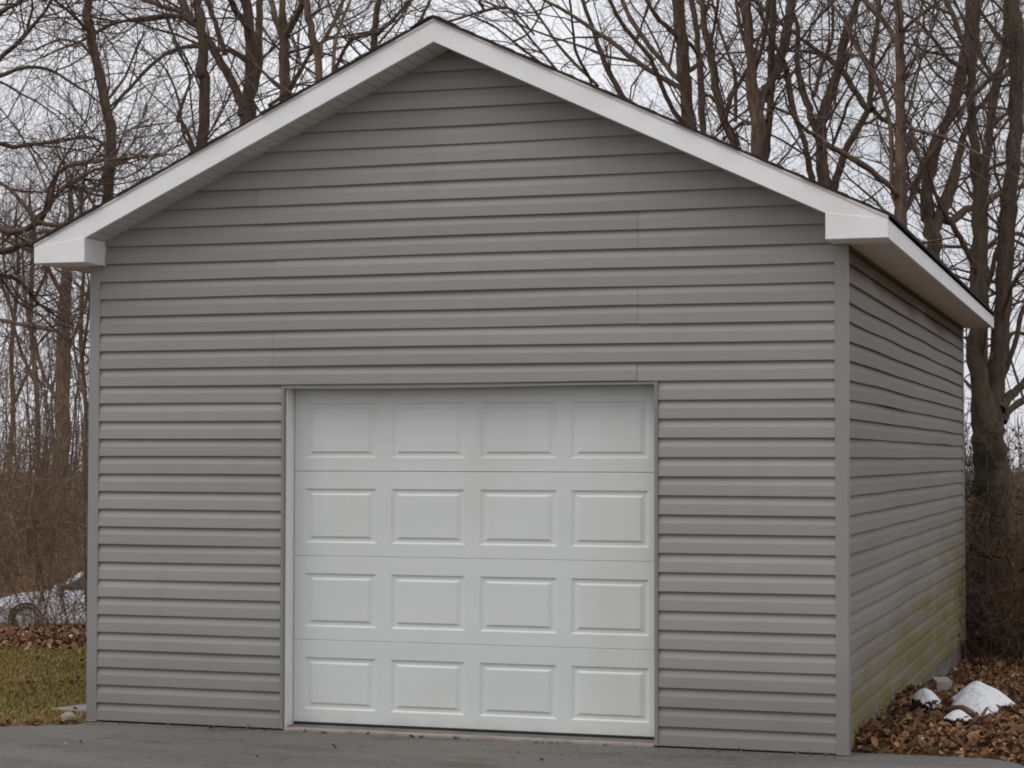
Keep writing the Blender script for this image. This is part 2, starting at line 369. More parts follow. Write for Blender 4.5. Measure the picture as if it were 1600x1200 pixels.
# roof: slopes, ridge cap, drip edge, barge boards, fascia, returns, soffits
for sgn in (-1, 1):
    xe = EX0 if sgn < 0 else EX1
    zr = RZ+.140; b = MB(); ncs = 22
    L_ = abs(xe+sgn*.012-CX)
    for i in range(ncs):                     # shingle courses, each lapping the one below
        d0, d1 = L_*i/ncs, L_*(i+1)/ncs+.01
        jit = rs.uniform(-.008, .012)
        x0, x1 = CX+sgn*d0, CX+sgn*d1
        z0, z1 = zr-SL*d0, zr-SL*d1
        poly = [(x0, z0+.003), (x1, z1+.003), (x1, z1+.022), (x0, z0+.015)]
        if sgn > 0: poly = poly
        b.prism(poly if sgn > 0 else poly[::-1], EY0-.012-jit, EY1+.012)
    b.build('roof_slope', M_SHING, gar)
    b = MB(); zt = zr
    pts = [(CX, zt-.135), (xe, zr-SL*L_+.0-.131), (xe, zr-SL*L_-.001), (CX, zt-.001)]
    b.prism([(CX, zt-.02), (xe, zt-.02-SL*abs(xe-CX)), (xe, zt-.001-SL*abs(xe-CX)), (CX, zt-.001)] if sgn > 0 else [(xe, zt-.02-SL*abs(xe-CX)), (CX, zt-.02), (CX, zt-.001), (xe, zt-.001-SL*abs(xe-CX))], EY0+.03, EY1-.03)
    b.build('roof_deck', M_SHEATH, gar)
    b = MB()
    q = lambda x, o: zr-SL*abs(x-CX)+o
    pl = [(CX, q(CX, -.014)), (xe, q(xe, -.014)), (xe, q(xe, .001)), (CX, q(CX, .001))]
    b.prism(pl if sgn > 0 else pl[::-1], EY0-.006, EY0+.028); b.build('drip_edge', M_DRIP, gar)
    b = MB()
    xin = .12 if sgn < 0 else 4.878
    pl = [(CX, RZ), (xin, RZ-SL*abs(xin-CX)), (xin, SZ-.001), (xe, SZ-.001), (xe, q(xe, -.0145)), (CX, q(CX, -.0145))]
    # rake board down to the return box, one sheet each side
    pl1 = [(CX+sgn*.0001, RZ), (xin, RZ-SL*abs(xin-CX)), (xe, RZ-SL*abs(xin-CX)-.012 if q(xe, -.0145) > RZ-SL*abs(xin-CX)-.012 else q(xe, -.0145)-.002), (xe, q(xe, -.0145)), (CX+sgn*.0001, q(CX, -.0145))]
    b.prism(pl1 if sgn > 0 else pl1[::-1], EY0, EY0+.022); b.build('barge_board', M_WHITE, gar)
    # return box under the rake's end
    zb = RZ-SL*abs(xin-CX)
    b = MB(); xa, xb = (xe+.001, xin) if sgn < 0 else (xin, xe-.001)
    ztop_e = min(zb-.0125, q(xe, -.0165))
    pr = [(xa, SZ-.002), (xb, SZ-.002), (xb, zb+.003 if sgn < 0 else ztop_e-.001), (xa, ztop_e-.001 if sgn < 0 else zb+.003)]
    b.prism(pr, EY0-.0025, -.004); bevel(b.build('eave_return', M_WHITE, gar), .0025, 1)
    # side fascia
    b = MB(); x0, x1 = sorted((xe-sgn*.0, xe-sgn*.02))
    b.box(x0, x1, EY0+.0225, EY1, SZ-.004, q(xe, -.002)); b.build('fascia', M_WHITE, gar)
    # side soffit in panels
    x0, x1 = sorted((xe-sgn*.0215, (0 if sgn < 0 else W-OP)+sgn*.001))
    yy = .0; npan = 27; wd = (EY1-.0-yy)/npan
    for i in range(npan):
        b = MB(); y0 = yy+i*wd
        for j in range(3):
            b.box(x0, x1, y0+j*wd/3+.003, y0+(j+1)*wd/3-.003, SZ, SZ+.006)
        b.box(x0, x1, y0+.0005, y0+wd-.0005, SZ+.0065, SZ+.010)
        b.build('soffit_panel', M_SOFF2, gar)
    # soffit under the rake, in panels up the slope
    npan = 18; L2 = abs(xin-CX)
    for i in range(npan):
        d0, d1 = L2*i/npan, L2*(i+1)/npan
        b = MB()
        for j in range(2):
            e0, e1 = d0+(d1-d0)*j/2+.003, d0+(d1-d0)*(j+1)/2-.003
            pl = [(CX+sgn*e0, RZ-SL*e0+.003), (CX+sgn*e1, RZ-SL*e1+.003), (CX+sgn*e1, RZ-SL*e1+.010), (CX+sgn*e0, RZ-SL*e0+.010)]
            b.prism(pl if sgn > 0 else pl[::-1], EY0+.0225, -.001)
        e0, e1 = d0+.0004, d1-.0004
        pl = [(CX+sgn*e0, RZ-SL*e0+.0105), (CX+sgn*e1, RZ-SL*e1+.0105), (CX+sgn*e1, RZ-SL*e1+.014), (CX+sgn*e0, RZ-SL*e0+.014)]
        b.prism(pl if sgn > 0 else pl[::-1], EY0+.0225, -.001)
        b.build('soffit_panel', M_SOFF, gar)
b = MB(); zr = RZ+.140
for i in range(30):                          # ridge cap shingles
    y0 = EY0-.015+i*(EY1-EY0)/30; y1 = y0+(EY1-EY0)/30+.02
    for sgn in (-1, 1):
        pl = [(CX, zr+.014), (CX+sgn*.15, zr-SL*.15+.0195), (CX+sgn*.15, zr-SL*.15+.024), (CX+sgn*.035, zr+.011), (CX, zr+.021)]
        b.prism(pl if sgn > 0 else pl[::-1], y0, y1)
b.build('ridge_cap', M_SHING, gar)
b = MB(); b.box(W-OP+.001, W-OP+.032, .05, D-.05, SZ-.022, SZ-.001); b.build('soffit_channel', M_SIDE_R, gar)

# door surround
b = MB(); b.box(OX0, OX0+.021, -.033, -.0015, -.004, OZ+.0); bevel(b.build('door_trim', M_TRIM, gar), .003, 1)
b = MB(); b.box(OX1-.023, OX1, -.033, -.0015, -.004, OZ+.012); bevel(b.build('door_trim', M_TRIM, gar), .003, 1)
b = MB(); nn = 24; V = []; F = []
for i in range(nn+1):
    t = i/nn; x = OX0+.001+(OX1-OX0-.025)*t; sag = .010*math.sin(min(1, t*1.25)*math.pi)**.8*(1-.5*t)+.004*(1-t)
    z0, z1 = OZ-.004-sag, 19*CO-.002
    V += [(x, -.026, z0), (x, -.026, z0+.012), (x, -.014, z0+.014), (x, -.014, z1), (x, .10, z1), (x, .10, z0)]
for i in range(nn):
    for j in range(6): F.append((i*6+j, (i+1)*6+j, (i+1)*6+(j+1)%6, i*6+(j+1)%6))
F += [tuple(range(5, -1, -1)), tuple(nn*6+j for j in range(6))]
b.add(V, F); b.build('door_header', M_TRIM, gar)
DY = .12
b = MB(); b.box(OX0-.02, OX0+.024, -.001, DY+.05, -.006, OZ+.02); b.build('door_jamb', M_WHITE, gar)
b = MB(); b.box(OX1-.024, OX1+.02, -.001, DY+.05, -.006, OZ+.02); b.build('door_jamb', M_TRIM, gar)
b = MB(); b.box(OX0+.025, OX1-.025, -.035, DY+.30, -.10, .006); bevel(b.build('door_sill', M_SILL, gar), .008, 2)

# overhead door: four sections, each with four raised panels
DX0, DX1 = OX0+.029, OX1-.0255
b = MB(); b.box(DX0+.002, DX1-.002, DY+.032, DY+.045, .018, OZ+.02); b.box(DX0+.004, DX1-.004, DY+.004, DY+.03, .007, .026)
door = b.build('garage_door', M_GAP, gar)
zs = [.027, .549, 1.082, 1.621, 2.165]
PX = [(1.478, 1.981), (2.067, 2.571), (2.655, 3.168), (3.243, 3.749)]
for q in range(4):
    z0, z1 = zs[q]+(.0014 if q == 3 else .0007), zs[q+1]-(.0014 if q == 2 else .0007)
    pz0, pz1 = z0+.082, z1-.108
    xsn = [DX0]+[v for p in PX for v in p]+[DX1]
    b = MB(); ch = .0022
    zz = [z0+ch, pz0, pz1, z1-ch]
    for r_ in range(3):
        for i in range(9):
            if r_ == 1 and i % 2 == 1: continue
            b.add([(xsn[i], DY, zz[r_]), (xsn[i+1], DY, zz[r_]), (xsn[i+1], DY, zz[r_+1]), (xsn[i], DY, zz[r_+1])], [(0, 1, 2, 3)])
    b.add([(DX0, DY, z1-ch), (DX1, DY, z1-ch), (DX1, DY+ch, z1), (DX0, DY+ch, z1), (DX1, DY+.03, z1), (DX0, DY+.03, z1)], [(0, 1, 2, 3), (3, 2, 4, 5)])
    b.add([(DX0, DY, z0+ch), (DX1, DY, z0+ch), (DX1, DY+ch, z0), (DX0, DY+ch, z0), (DX1, DY+.03, z0), (DX0, DY+.03, z0)], [(3, 2, 1, 0), (5, 4, 2, 3)])
    b.add([(DX0, DY, z0+ch), (DX0, DY, z1-ch), (DX0, DY+.03, z1), (DX0, DY+.03, z0)], [(0, 1, 2, 3)])
    b.add([(DX1, DY, z0+ch), (DX1, DY, z1-ch), (DX1, DY+.03, z1), (DX1, DY+.03, z0)], [(3, 2, 1, 0)])
    b.build('door_section', M_DOOR, door)
    for (x0, x1) in PX:
        b = MB(); rings = [(0, 0, 0), (.008, .003, .0010), (.026, .012, .0095), (.034, .028, .0100), (.040, .031, .0092), (.062, .042, .0012), (.066, .045, .0006)]
        V = []
        for ix, iz, dp in rings: V += [(x0+ix, DY+dp, pz0+iz), (x1-ix, DY+dp, pz0+iz), (x1-ix, DY+dp, pz1-iz), (x0+ix, DY+dp, pz1-iz)]
        F = [(i*4+j, i*4+(j+1)%4, (i+1)*4+(j+1)%4, (i+1)*4+j) for i in range(len(rings)-1) for j in range(4)]
        F.append(tuple((len(rings)-1)*4+j for j in range(4)))
        b.add(V, F); b.build('raised_panel', M_DOOR, door)

# ------------------------------------------------------------------ trees
def unit(v): return v/(np.linalg.norm(v)+1e-9)
def path(p, d, length, n, curl, up, q):
    pts = [p]; st = length/n; d = unit(d)
    bend = q.normal(0, 1, 3)*curl*.6
    for i in range(n):
        d = unit(d+q.normal(0, 1, 3)*curl+bend*.5+np.array([0, 0, up])); p = p+d*st; pts.append(p)
    return np.array(pts)
LV = [dict(L=(.7, 2.5), r=(.007, .019), up=.05, curl=.16, n=7, sides=4), dict(L=(.35, 1.1), r=(.0034, .006), up=.04, curl=.17, n=5, sides=3), dict(L=(.15, .5), r=(.002, .003), up=.02, curl=.2, n=3, sides=3)]
def sprout(tb, pts, rad, q, lvl=0, dens=(3.0, 4.4, 5.2), start=.1, droop=0.0):
    seg = np.linalg.norm(np.diff(pts, axis=0), axis=1); cum = np.concatenate([[0], np.cumsum(seg)]); tot = cum[-1]
    n = q.poisson(tot*dens[lvl]); P = LV[lvl]
    for _ in range(n):
        s_ = q.uniform(start*tot, tot); i = min(len(seg)-1, int(np.searchsorted(cum, s_)-1)); i = max(i, 0); t = (s_-cum[i])/(seg[i]+1e-9)
        p = pts[i]*(1-t)+pts[i+1]*t; r0 = rad[i]*(1-t)+rad[i+1]*t
        d = unit(pts[i+1]-pts[i]); side = unit(np.cross(d, q.normal(0, 1, 3))); ang = R(q.uniform(28, 68))
        dr = d*math.cos(ang)+side*math.sin(ang)
        r = min(r0*.6, q.uniform(*P['r'])); ln = q.uniform(*P['L'])*(.55+.45*min(1, r/P['r'][0]))
        pp = path(p, dr, ln, P['n'], P['curl'], P['up']-droop, q)
        rr = np.linspace(r, max(.0014, r*.35), len(pp))
        tb.tube(pp, rr, P['sides'], cap=False)
        if lvl < 2: sprout(tb, pp, rr, q, lvl+1, dens, .15, droop)
def smooth_poly(pts, sub=3):
    P = np.asarray(pts, float); n = len(P)
    if n < 3: return P
    o = []
    for i in range(n-1):
        p0, p1, p2, p3 = P[max(i-1, 0)], P[i], P[i+1], P[min(i+2, n-1)]
        for k in range(sub):
            t = k/sub; o.append(.5*((2*p1)+(-p0+p2)*t+(2*p0-5*p1+4*p2-p3)*t*t+(-p0+3*p1-3*p2+p3)*t**3))
    o.append(P[-1]); return np.array(o)
def limb(line, depth, q, drift=.0, droop=0.0):
    """a limb seen along a line of (x, y, width) in the photograph, at a depth, with its own drift nearer or farther"""
    m_ = len(line); dd = depth+drift*np.linspace(0, 1, m_)
    ws = []
    last = line[0][2]
    for l_ in line:
        if len(l_) > 2: last = l_[2]
        ws.append(last)
    pts = np.array([at(l_[0], l_[1], d_) for l_, d_ in zip(line, dd)]); rad = np.array([w_*d_/FPX/2 for w_, d_ in zip(ws, dd)])
    S_ = smooth_poly(np.column_stack([pts, rad]), 3)
    S_[1:-1, :3] += q.normal(0, 1, (len(S_)-2, 3))*S_[1:-1, 3:4]*.14
    S_[:, 3] *= 1+q.normal(0, .045, len(S_))
    return S_[:, :3], np.maximum(S_[:, 3], .0025)
def extend_up(P, r, q, more):
    d = unit(P[-1]-P[-3]); d = unit(d+np.array([0, 0, .35])); e = path(P[-1], d, more, 8, .07, .06, q)
    return np.vstack([P, e[1:]]), np.concatenate([r, np.linspace(r[-1], max(.006, r[-1]*.3), 8)])
def tree(label, depth, trunk, limbs=(), seed=1, more=3.0, dens=(3.0, 4.4, 5.2), droop=0.0, flare=1.35, bk=None, name='bare_tree', group='bare trees behind the garage', second=None):
    q = np.random.RandomState(seed)
    P, r = limb(trunk, depth, q)
    b0 = P[0].copy(); dv = unit(P[0]-P[min(4, len(P)-1)]); gz = float(ground_z(b0[0], b0[1]))
    hgt = b0[2]-gz
    if hgt > .15:
        k = 6; dn = []
        for i in range(k, 0, -1):
            t = i/k; off = np.array([dv[0], dv[1], 0])*hgt*min(.25, .6)*t
            dn.append(np.array([b0[0]+off[0]*.5, b0[1]+off[1]*.5, gz-.08+(hgt+.08)*(1-t)]))
        rr = r[0]*np.linspace(flare, 1.04, k)
        P = np.vstack([dn, P]); r = np.concatenate([rr, r])
    base = np.array([P[0][0], P[0][1], float(ground_z(P[0][0], P[0][1]))])
    if more > 0: P, r = extend_up(P, r, q, more)
    o = thing(name, base, label, 'tree', group)
    tb = MB(); tb.tube(P, r, 9)
    cb = MB(); top = np.linalg.norm(P-P[0], axis=1)
    keep = P[:, 2] > max(2.2, gz+1.6)
    if keep.sum() > 2: sprout(cb, P[keep], r[keep], q, 0, dens, 0, droop)
    for L_ in limbs:
        dr = L_[0]; line = L_[1]; opt = L_[2] if len(L_) > 2 else {}
        lp, lr = limb(line, depth+opt.get('d', 0), q, dr)
        if line[-1][1] < 8 and opt.get('more', 1.4) > 0: lp, lr = extend_up(lp, lr, q, opt.get('more', 1.4))
        if opt.get('more', 1.4) <= 0 or line[-1][1] >= 8:
            e_ = path(lp[-1], lp[-1]-lp[-2], 35*lr[-1]+.25, 6, .12, .03-opt.get('droop', droop), q); lp = np.vstack([lp, e_[1:]]); lr = np.concatenate([lr, np.linspace(lr[-1]*.85, .002, 6)])
        tb.tube(lp, lr, 7); sprout(cb, lp, lr, q, 0, opt.get('dens', dens), opt.get('start', .08), opt.get('droop', droop))
    tb.build('trunk', bk or M_BARK, o, smooth=True, base=base)
    if cb.n: cb.build('crown', M_TWIG, o, smooth=True, base=base)
    return o

tree('slender bare tree with a crooked leaning trunk above the lower left roof edge', 21.5,
     [(170,330,18),(170,304,18),(174,215,17),(173,196),(163,154,16),(152,101,15),(142,52,15),(135,21,14),(139,0,13),(143,-40,12)],
     [(.8, [(150,95,6),(128,70,5),(95,62,4),(60,75,3)]), (-.6, [(142,52,6),(110,20,5),(85,0,4)]), (.5, [(172,230,6),(140,215,4),(95,222,3)]), (.7, [(165,160,5),(195,120,4),(215,70,3)])], 11, 2.6, (3.2, 4.6, 5))
tree('straight bare tree with a knot halfway up its pale trunk left of the roof slope', 22.5,
     [(313,250,17),(315,224,17),(320,130,18),(318,115,20),(318,75,15),(313,30,14),(308,0,14),(306,-30,12)],
     [(.5, [(317,52,9),(304,35,8),(294,28,8),(280,0,7)]), (-.8, [(306,40,9),(276,25,8),(224,28,6),(175,38,5),(133,61,4),(87,80,3)], dict(droop=.02)),
      (.6, [(304,33,9),(276,16,8),(252,10,7),(224,0,6)]), (.3, [(312,262,8),(300,225,7),(285,190,6),(278,185,8),(290,150,4),(297,120,4),(280,80,4),(266,40,3),(255,0,3)]), (.4, [(308,260,5),(298,232,5),(285,205,4),(280,160,4),(262,112,3),(240,90,3)])], 12, 2.2)
tree('many limbed bare tree forking just above the left roof slope with an arching bough', 24.0,
     [(386,200,26),(388,170,22),(392,110,20),(390,50,18),(384,0,16),(380,-30,14)],
     [(.4, [(380,180,18),(376,157,14),(353,112,14),(336,80,13),(318,54,11),(300,30,8),(288,0,6)]), (-.5, [(392,70,12),(388,45,12),(371,21,11),(360,0,10)]), (.3, [(352,85,8),(336,35,8),(325,0,8)]),
      (-1.2, [(388,100,8),(372,85,8),(350,77,7),(301,72,7),(259,84,6),(224,115,6),(192,150,5),(176,171,4)], dict(droop=.03)), (.4, [(395,150,9),(405,110,9),(405,75,12),(404,40,12),(407,0,11)])], 13, 2.0)
tree('dark forked bare tree with three upright limbs rising over the left roof slope', 22.0,
     [(447,175,20),(447,150,18),(444,100,17),(444,60,17),(442,15,11),(443,-20,10)],
     [(.5, [(444,62,12),(430,28,10),(423,0,9)]), (-.6, [(444,58,14),(460,32,11),(472,5,9),(478,-20,8)]), (.5, [(447,150,9),(470,110,7),(483,88,6),(510,60,5),(530,10,4)]), (-.3, [(420,165,6),(440,150,6),(462,120,5),(480,92,4)])], 14, 2.2)
tree('grey barked bare tree leaning left midway up the left roof slope', 21.0,
     [(503,150,13),(500,120,12),(495,82,12),(487,50,12),(482,20,12),(478,0,11),(476,-20,10)],
     [(.6, [(502,90,6),(503,68,6),(517,42,6),(530,20,5),(536,0,5)]), (.4, [(520,115,6),(524,67,6),(537,25,5),(548,0,4)]), (-.5, [(484,25,6),(500,15,4),(520,5,3)])], 15, 2.0)
tree('thin straight bare tree closest to the roof peak on its left side', 23.0,
     [(584,95,13),(585,72,12),(586,37,11),(592,0,10),(596,-20,9)],
     [(.4, [(588,42,6),(575,52,7),(550,62,7),(537,80,6),(525,105,6)], dict(more=0)), (-.4, [(590,55,5),(605,38,5),(622,22,5),(640,0,5)]), (.5, [(592,68,4),(615,40,4),(632,18,4),(645,0,3)]), (.4, [(655,35,5),(664,18,5),(672,0,5)], dict(d=.3))], 16, 1.8)
tree('bare tree leaning left with long thin boughs reaching towards the roof peak', 24.5,
     [(985,170,9),(972,150,9),(950,107),(935,72,8),(925,42,7),(912,5,6),(905,-20,6)],
     [(.5, [(935,135,5),(880,80,5),(845,30,4),(824,0,4)]), (.4, [(880,120,4),(830,62,4),(800,20,3),(785,0,3)]), (-.6, [(925,130,5),(900,80,5),(895,45,4),(890,0,4)]), (-.5, [(860,110,4),(815,75,4),(770,40,3),(735,25,3)], dict(more=0)),
      (-1., [(835,55,3),(800,15,4),(770,14,5),(740,22,4),(706,32,4)], dict(more=0)), (.2, [(800,65,4),(830,48,3),(852,0,3)])], 17, 2.0, (3.2, 4.6, 5))
tree('stout bare tree with several boughs sweeping left over the right roof slope', 23.0,
     [(1080,215,22),(1077,195,21),(1070,140,20),(1067,105,21),(1062,50,20),(1060,0,19),(1059,-30,18)],
     [(.5, [(1068,140,9),(1055,132,9),(1015,110,8),(980,85,8),(950,62,7),(925,45,7),(895,25,6),(870,10,5)], dict(more=0)), (-.7, [(1070,195,8),(1060,185,8),(1040,150,8),(1025,112,8),(1012,85,7),(990,60,7),(970,35,7),(952,0,6)]),
      (.7, [(1066,128,9),(1052,117,8),(1032,92,8),(1005,60,8),(985,30,8),(972,0,7)]), (-.3, [(1060,60,9),(1048,48,8),(1025,25,7),(1010,0,6)]), (.4, [(1068,118,9),(1082,108,8),(1094,95,6)], dict(more=0)), (.6, [(1064,60,7),(1080,70,6),(1092,90,5)], dict(more=0))], 18, 2.4)
tree('thin bare tree with a straight trunk between two stouter trunks on the right slope', 25.0,
     [(1099,225,11),(1098,200,11),(1095,125,11),(1091,87,10),(1087,37,9),(1080,0,9),(1078,-20,8)],
     [(.5, [(1096,150,6),(1110,150,6),(1125,170,6),(1132,190,6)], dict(more=0)), (.3, [(1088,50,6),(1100,30,5),(1108,0,5)])], 19, 1.8)
tree('bare tree leaning left with a forking bough halfway down the right roof slope', 22.0,
     [(1152,245,16),(1147,222,15),(1127,175,13),(1117,120,13),(1109,82,12),(1100,37,10),(1097,0,9),(1096,-20,8)],
     [(.6, [(1133,185,8),(1143,150,7),(1152,135,7),(1167,110,6),(1180,85,5)], dict(more=0)), (-.4, [(1108,75,6),(1118,30,5),(1122,0,5)]), (.5, [(1149,190,6),(1148,120,6),(1140,90,5),(1126,50,5),(1112,0,4)]), (-.2, [(1120,205,5),(1130,190,5),(1140,170,4)], dict(more=0))], 20, 2.0)
tree('stout bare tree with a tall fork behind the middle of the right roof slope', 21.5,
     [(1186,262,25),(1185,242,24),(1182,175,22),(1175,125,18),(1172,75,16),(1167,25,15),(1165,0,14),(1163,-30,13)],
     [(.5, [(1183,185,16),(1192,150,14),(1203,130,13),(1215,105,15),(1225,62,16),(1233,25,15),(1237,0,15)], dict(more=2.4)), (-.4, [(1177,110,8),(1190,75,7),(1197,40,7),(1200,0,7)]), (.6, [(1184,200,7),(1165,190,6),(1150,200,5)], dict(more=0)), (.3, [(1172,90,6),(1158,50,6),(1150,0,5)]), (.6, [(1187,330,13),(1194,260,12),(1201,190,11),(1205,130,12),(1206,60,12),(1207,0,11)], dict(d=.5))], 21, 2.4)
tree('wide V shaped bare tree low on the right roof slope with rope thick limbs', 22.0,
     [(1287,305,19),(1286,282,18),(1282,225,18),(1286,175,16),(1300,137,18),(1312,105,15),(1320,62,14),(1330,32,11),(1340,0,10),(1345,-20,9)],
     [(.4, [(1284,235,12),(1272,195,13),(1260,160,12),(1250,125,11),(1245,95,9),(1247,60,8),(1243,30,7),(1230,0,6)]), (-.5, [(1270,290,10),(1262,250,10),(1257,220,9),(1242,180,9),(1232,125,9),(1226,100,8),(1213,75,7)], dict(more=0)),
      (.8, [(1362,172,10),(1355,170,10),(1332,137,10),(1317,112,10),(1295,92,9),(1275,77,7),(1247,57,5),(1225,40,4)], dict(more=0)), (.5, [(1272,150,6),(1285,100,6),(1300,60,5),(1300,0,5)]), (-.6, [(1300,230,5),(1315,190,5),(1325,160,5)], dict(more=0))], 22, 2.0)
tree('slanting bare tree leaning right across the gap beside the tallest straight trunk', 23.5,
     [(1303,300,12),(1306,280,12),(1320,240,12),(1340,200,11),(1358,165,10),(1362,130,9),(1362,100,9),(1370,50,8),(1373,0,8),(1374,-20,7)],
     [(.4, [(1360,165,8),(1372,180,8),(1387,190,8),(1400,200,6)], dict(more=0)), (-.5, [(1358,120,6),(1375,95,5),(1390,70,5)], dict(more=0)), (.5, [(1345,195,5),(1370,185,4),(1395,150,4)], dict(more=0))], 23, 2.0)
tree('tallest straight bare tree with smooth vertical trunk above the right eave corner', 20.5,
     [(1407,375,22),(1406,359,22),(1406,300,19),(1406,225,17),(1407,150,16),(1407,75,15),(1405,25,14),(1402,0,14),(1401,-30,13)],
     [(.5, [(1404,70,9),(1397,60,9),(1380,32,9),(1355,5,9)]), (-.6, [(1402,310,10),(1395,295,9),(1360,265,10),(1330,247,10),(1300,230,9),(1275,212,8),(1262,205,6)], dict(more=0)), (.6, [(1400,320,8),(1394,290,8),(1393,240,8),(1391,200,8),(1387,175,8),(1375,135,10),(1362,112,10),(1350,92,9),(1337,70,8),(1328,50,7)], dict(more=0)),
      (-.4, [(1410,50,6),(1420,38,6),(1450,15,5),(1470,0,4)]), (.4, [(1411,115,6),(1430,90,5),(1450,82,4),(1480,85,4)], dict(more=0)), (.5, [(1408,250,7),(1420,235,6),(1432,222,5)], dict(more=0)), (-.4, [(1410,195,6),(1440,205,6),(1470,212,6),(1495,222,5)], dict(more=0)), (.3, [(1440,255,8),(1430,230,7),(1424,205,6),(1416,185,5)], dict(more=0))], 24, 2.6)
tree('wide forking bare tree with mossy base behind the right eave fascia', 22.5,
     [(1459,410,20),(1459,395,20),(1456,362,26),(1450,330,20),(1447,300,18),(1455,262,20),(1460,235,18),(1470,212,15),(1485,175,15),(1497,140,19),(1507,100,20),(1514,50,15),(1515,0,13),(1515,-30,12)],
     [(.4, [(1458,360,20),(1468,335,20),(1480,305,20),(1490,275,17),(1497,245,14),(1505,215,11),(1520,180,9),(1545,150,8),(1575,110,6),(1600,75,5)], dict(more=0)),
      (-.6, [(1505,105,8),(1494,100,8),(1482,92,7),(1462,65,6),(1442,42,5),(1420,25,4)], dict(more=0)), (.5, [(1510,80,9),(1505,65,9),(1492,32,9),(1480,5,9)]), (-.7, [(1409,350,10),(1414,330,9),(1428,300,9),(1440,265,10),(1462,220,9),(1492,180,9),(1522,147,8),(1550,120,8),(1575,100,7),(1605,78,6)], dict(more=0)),
      (.5, [(1478,345,14),(1489,344,14),(1510,326,12),(1540,317,11),(1560,303,10),(1600,290,8)], dict(more=0)), (.7, [(1470,330,6),(1440,300,6),(1418,280,5)], dict(more=0))], 25, 2.2)
tree('twin trunked bare tree standing at the back right corner of the garage', 20.6,
     [(1546,1004,78),(1545,960,66),(1545,850,60),(1545,740,57),(1543,690,52),(1539,645,42),(1532,600,32),(1526,530,27),(1528,470,27),(1529,410,25),(1531,350,23),(1528,290,21),(1522,225,16),(1518,175,14),(1517,125,13),(1523,60,12),(1526,0,11),(1527,-30,10)],
     [(.3, [(1549,720,36),(1551,670,33),(1553,625,32),(1557,580,30),(1564,530,29),(1568,440,27),(1573,350,27),(1579,290,25),(1585,200,23),(1590,125,23),(1587,50,26),(1582,0,24),(1580,-20,22)], dict(more=2.4)),
      (-.5, [(1529,430,14),(1519,410,10),(1504,380,9),(1489,353,9),(1470,325,7)], dict(more=0)), (.6, [(1560,640,22),(1574,622,16),(1590,608,14),(1612,585,12),(1650,540,9)], dict(more=0)), (.8, [(1570,660,9),(1580,640,11),(1600,625,12),(1640,600,10)], dict(more=0, d=.3)),
      (-.8, [(1565,500,7),(1580,450,7),(1600,420,6),(1630,380,5)], dict(more=0)), (.5, [(1533,480,10),(1545,440,9),(1556,400,8),(1566,370,8)], dict(more=0)), (-.9, [(1535,560,3),(1545,500,3),(1570,430,3),(1610,330,3)], dict(more=0, start=.5)), (.6, [(1562,600,10),(1572,575,9),(1590,520,8),(1600,480,8),(1640,430,6)], dict(more=0))], 26, 2.6, (3.0, 4.6, 5), flare=1.1, bk=M_BARKD)
tree('grey bare tree with a curved trunk just right of the twin fork', 24.0,
     [(1536,330,15),(1537,295,15),(1541,250,14),(1545,225,13),(1550,175,14),(1557,125,14),(1566,90,13),(1572,50,13),(1575,0,13),(1576,-20,12)],
     [(.5, [(1555,130,8),(1545,110,7),(1533,90,7),(1528,60,6),(1530,20,5),(1535,0,5)]), (-.5, [(1548,200,7),(1570,180,6),(1600,165,5)], dict(more=0)), (.5, [(1566,95,7),(1590,75,6),(1620,50,5)], dict(more=0))], 27, 2.2)
tree('bare tree at the right edge with boughs reaching across behind the twin trunk', 23.0,
     [(1640,620,30),(1638,500,26),(1632,380,24),(1628,250,22),(1622,120,18),(1618,0,16),(1616,-30,14)],
     [(-.6, [(1636,420,9),(1615,380,8),(1590,365,7),(1560,372,6),(1530,392,5),(1500,385,4)], dict(more=0)), (.5, [(1630,300,9),(1605,262,8),(1580,252,7),(1550,262,6),(1520,275,4)], dict(more=0)), (-.4, [(1638,560,8),(1610,528,7),(1585,520,6),(1555,535,5)], dict(more=0)), (.4, [(1625,150,8),(1600,100,7),(1560,60,6),(1540,30,5)], dict(more=0))], 28, 2.4, (3, 4.2, 4.5))
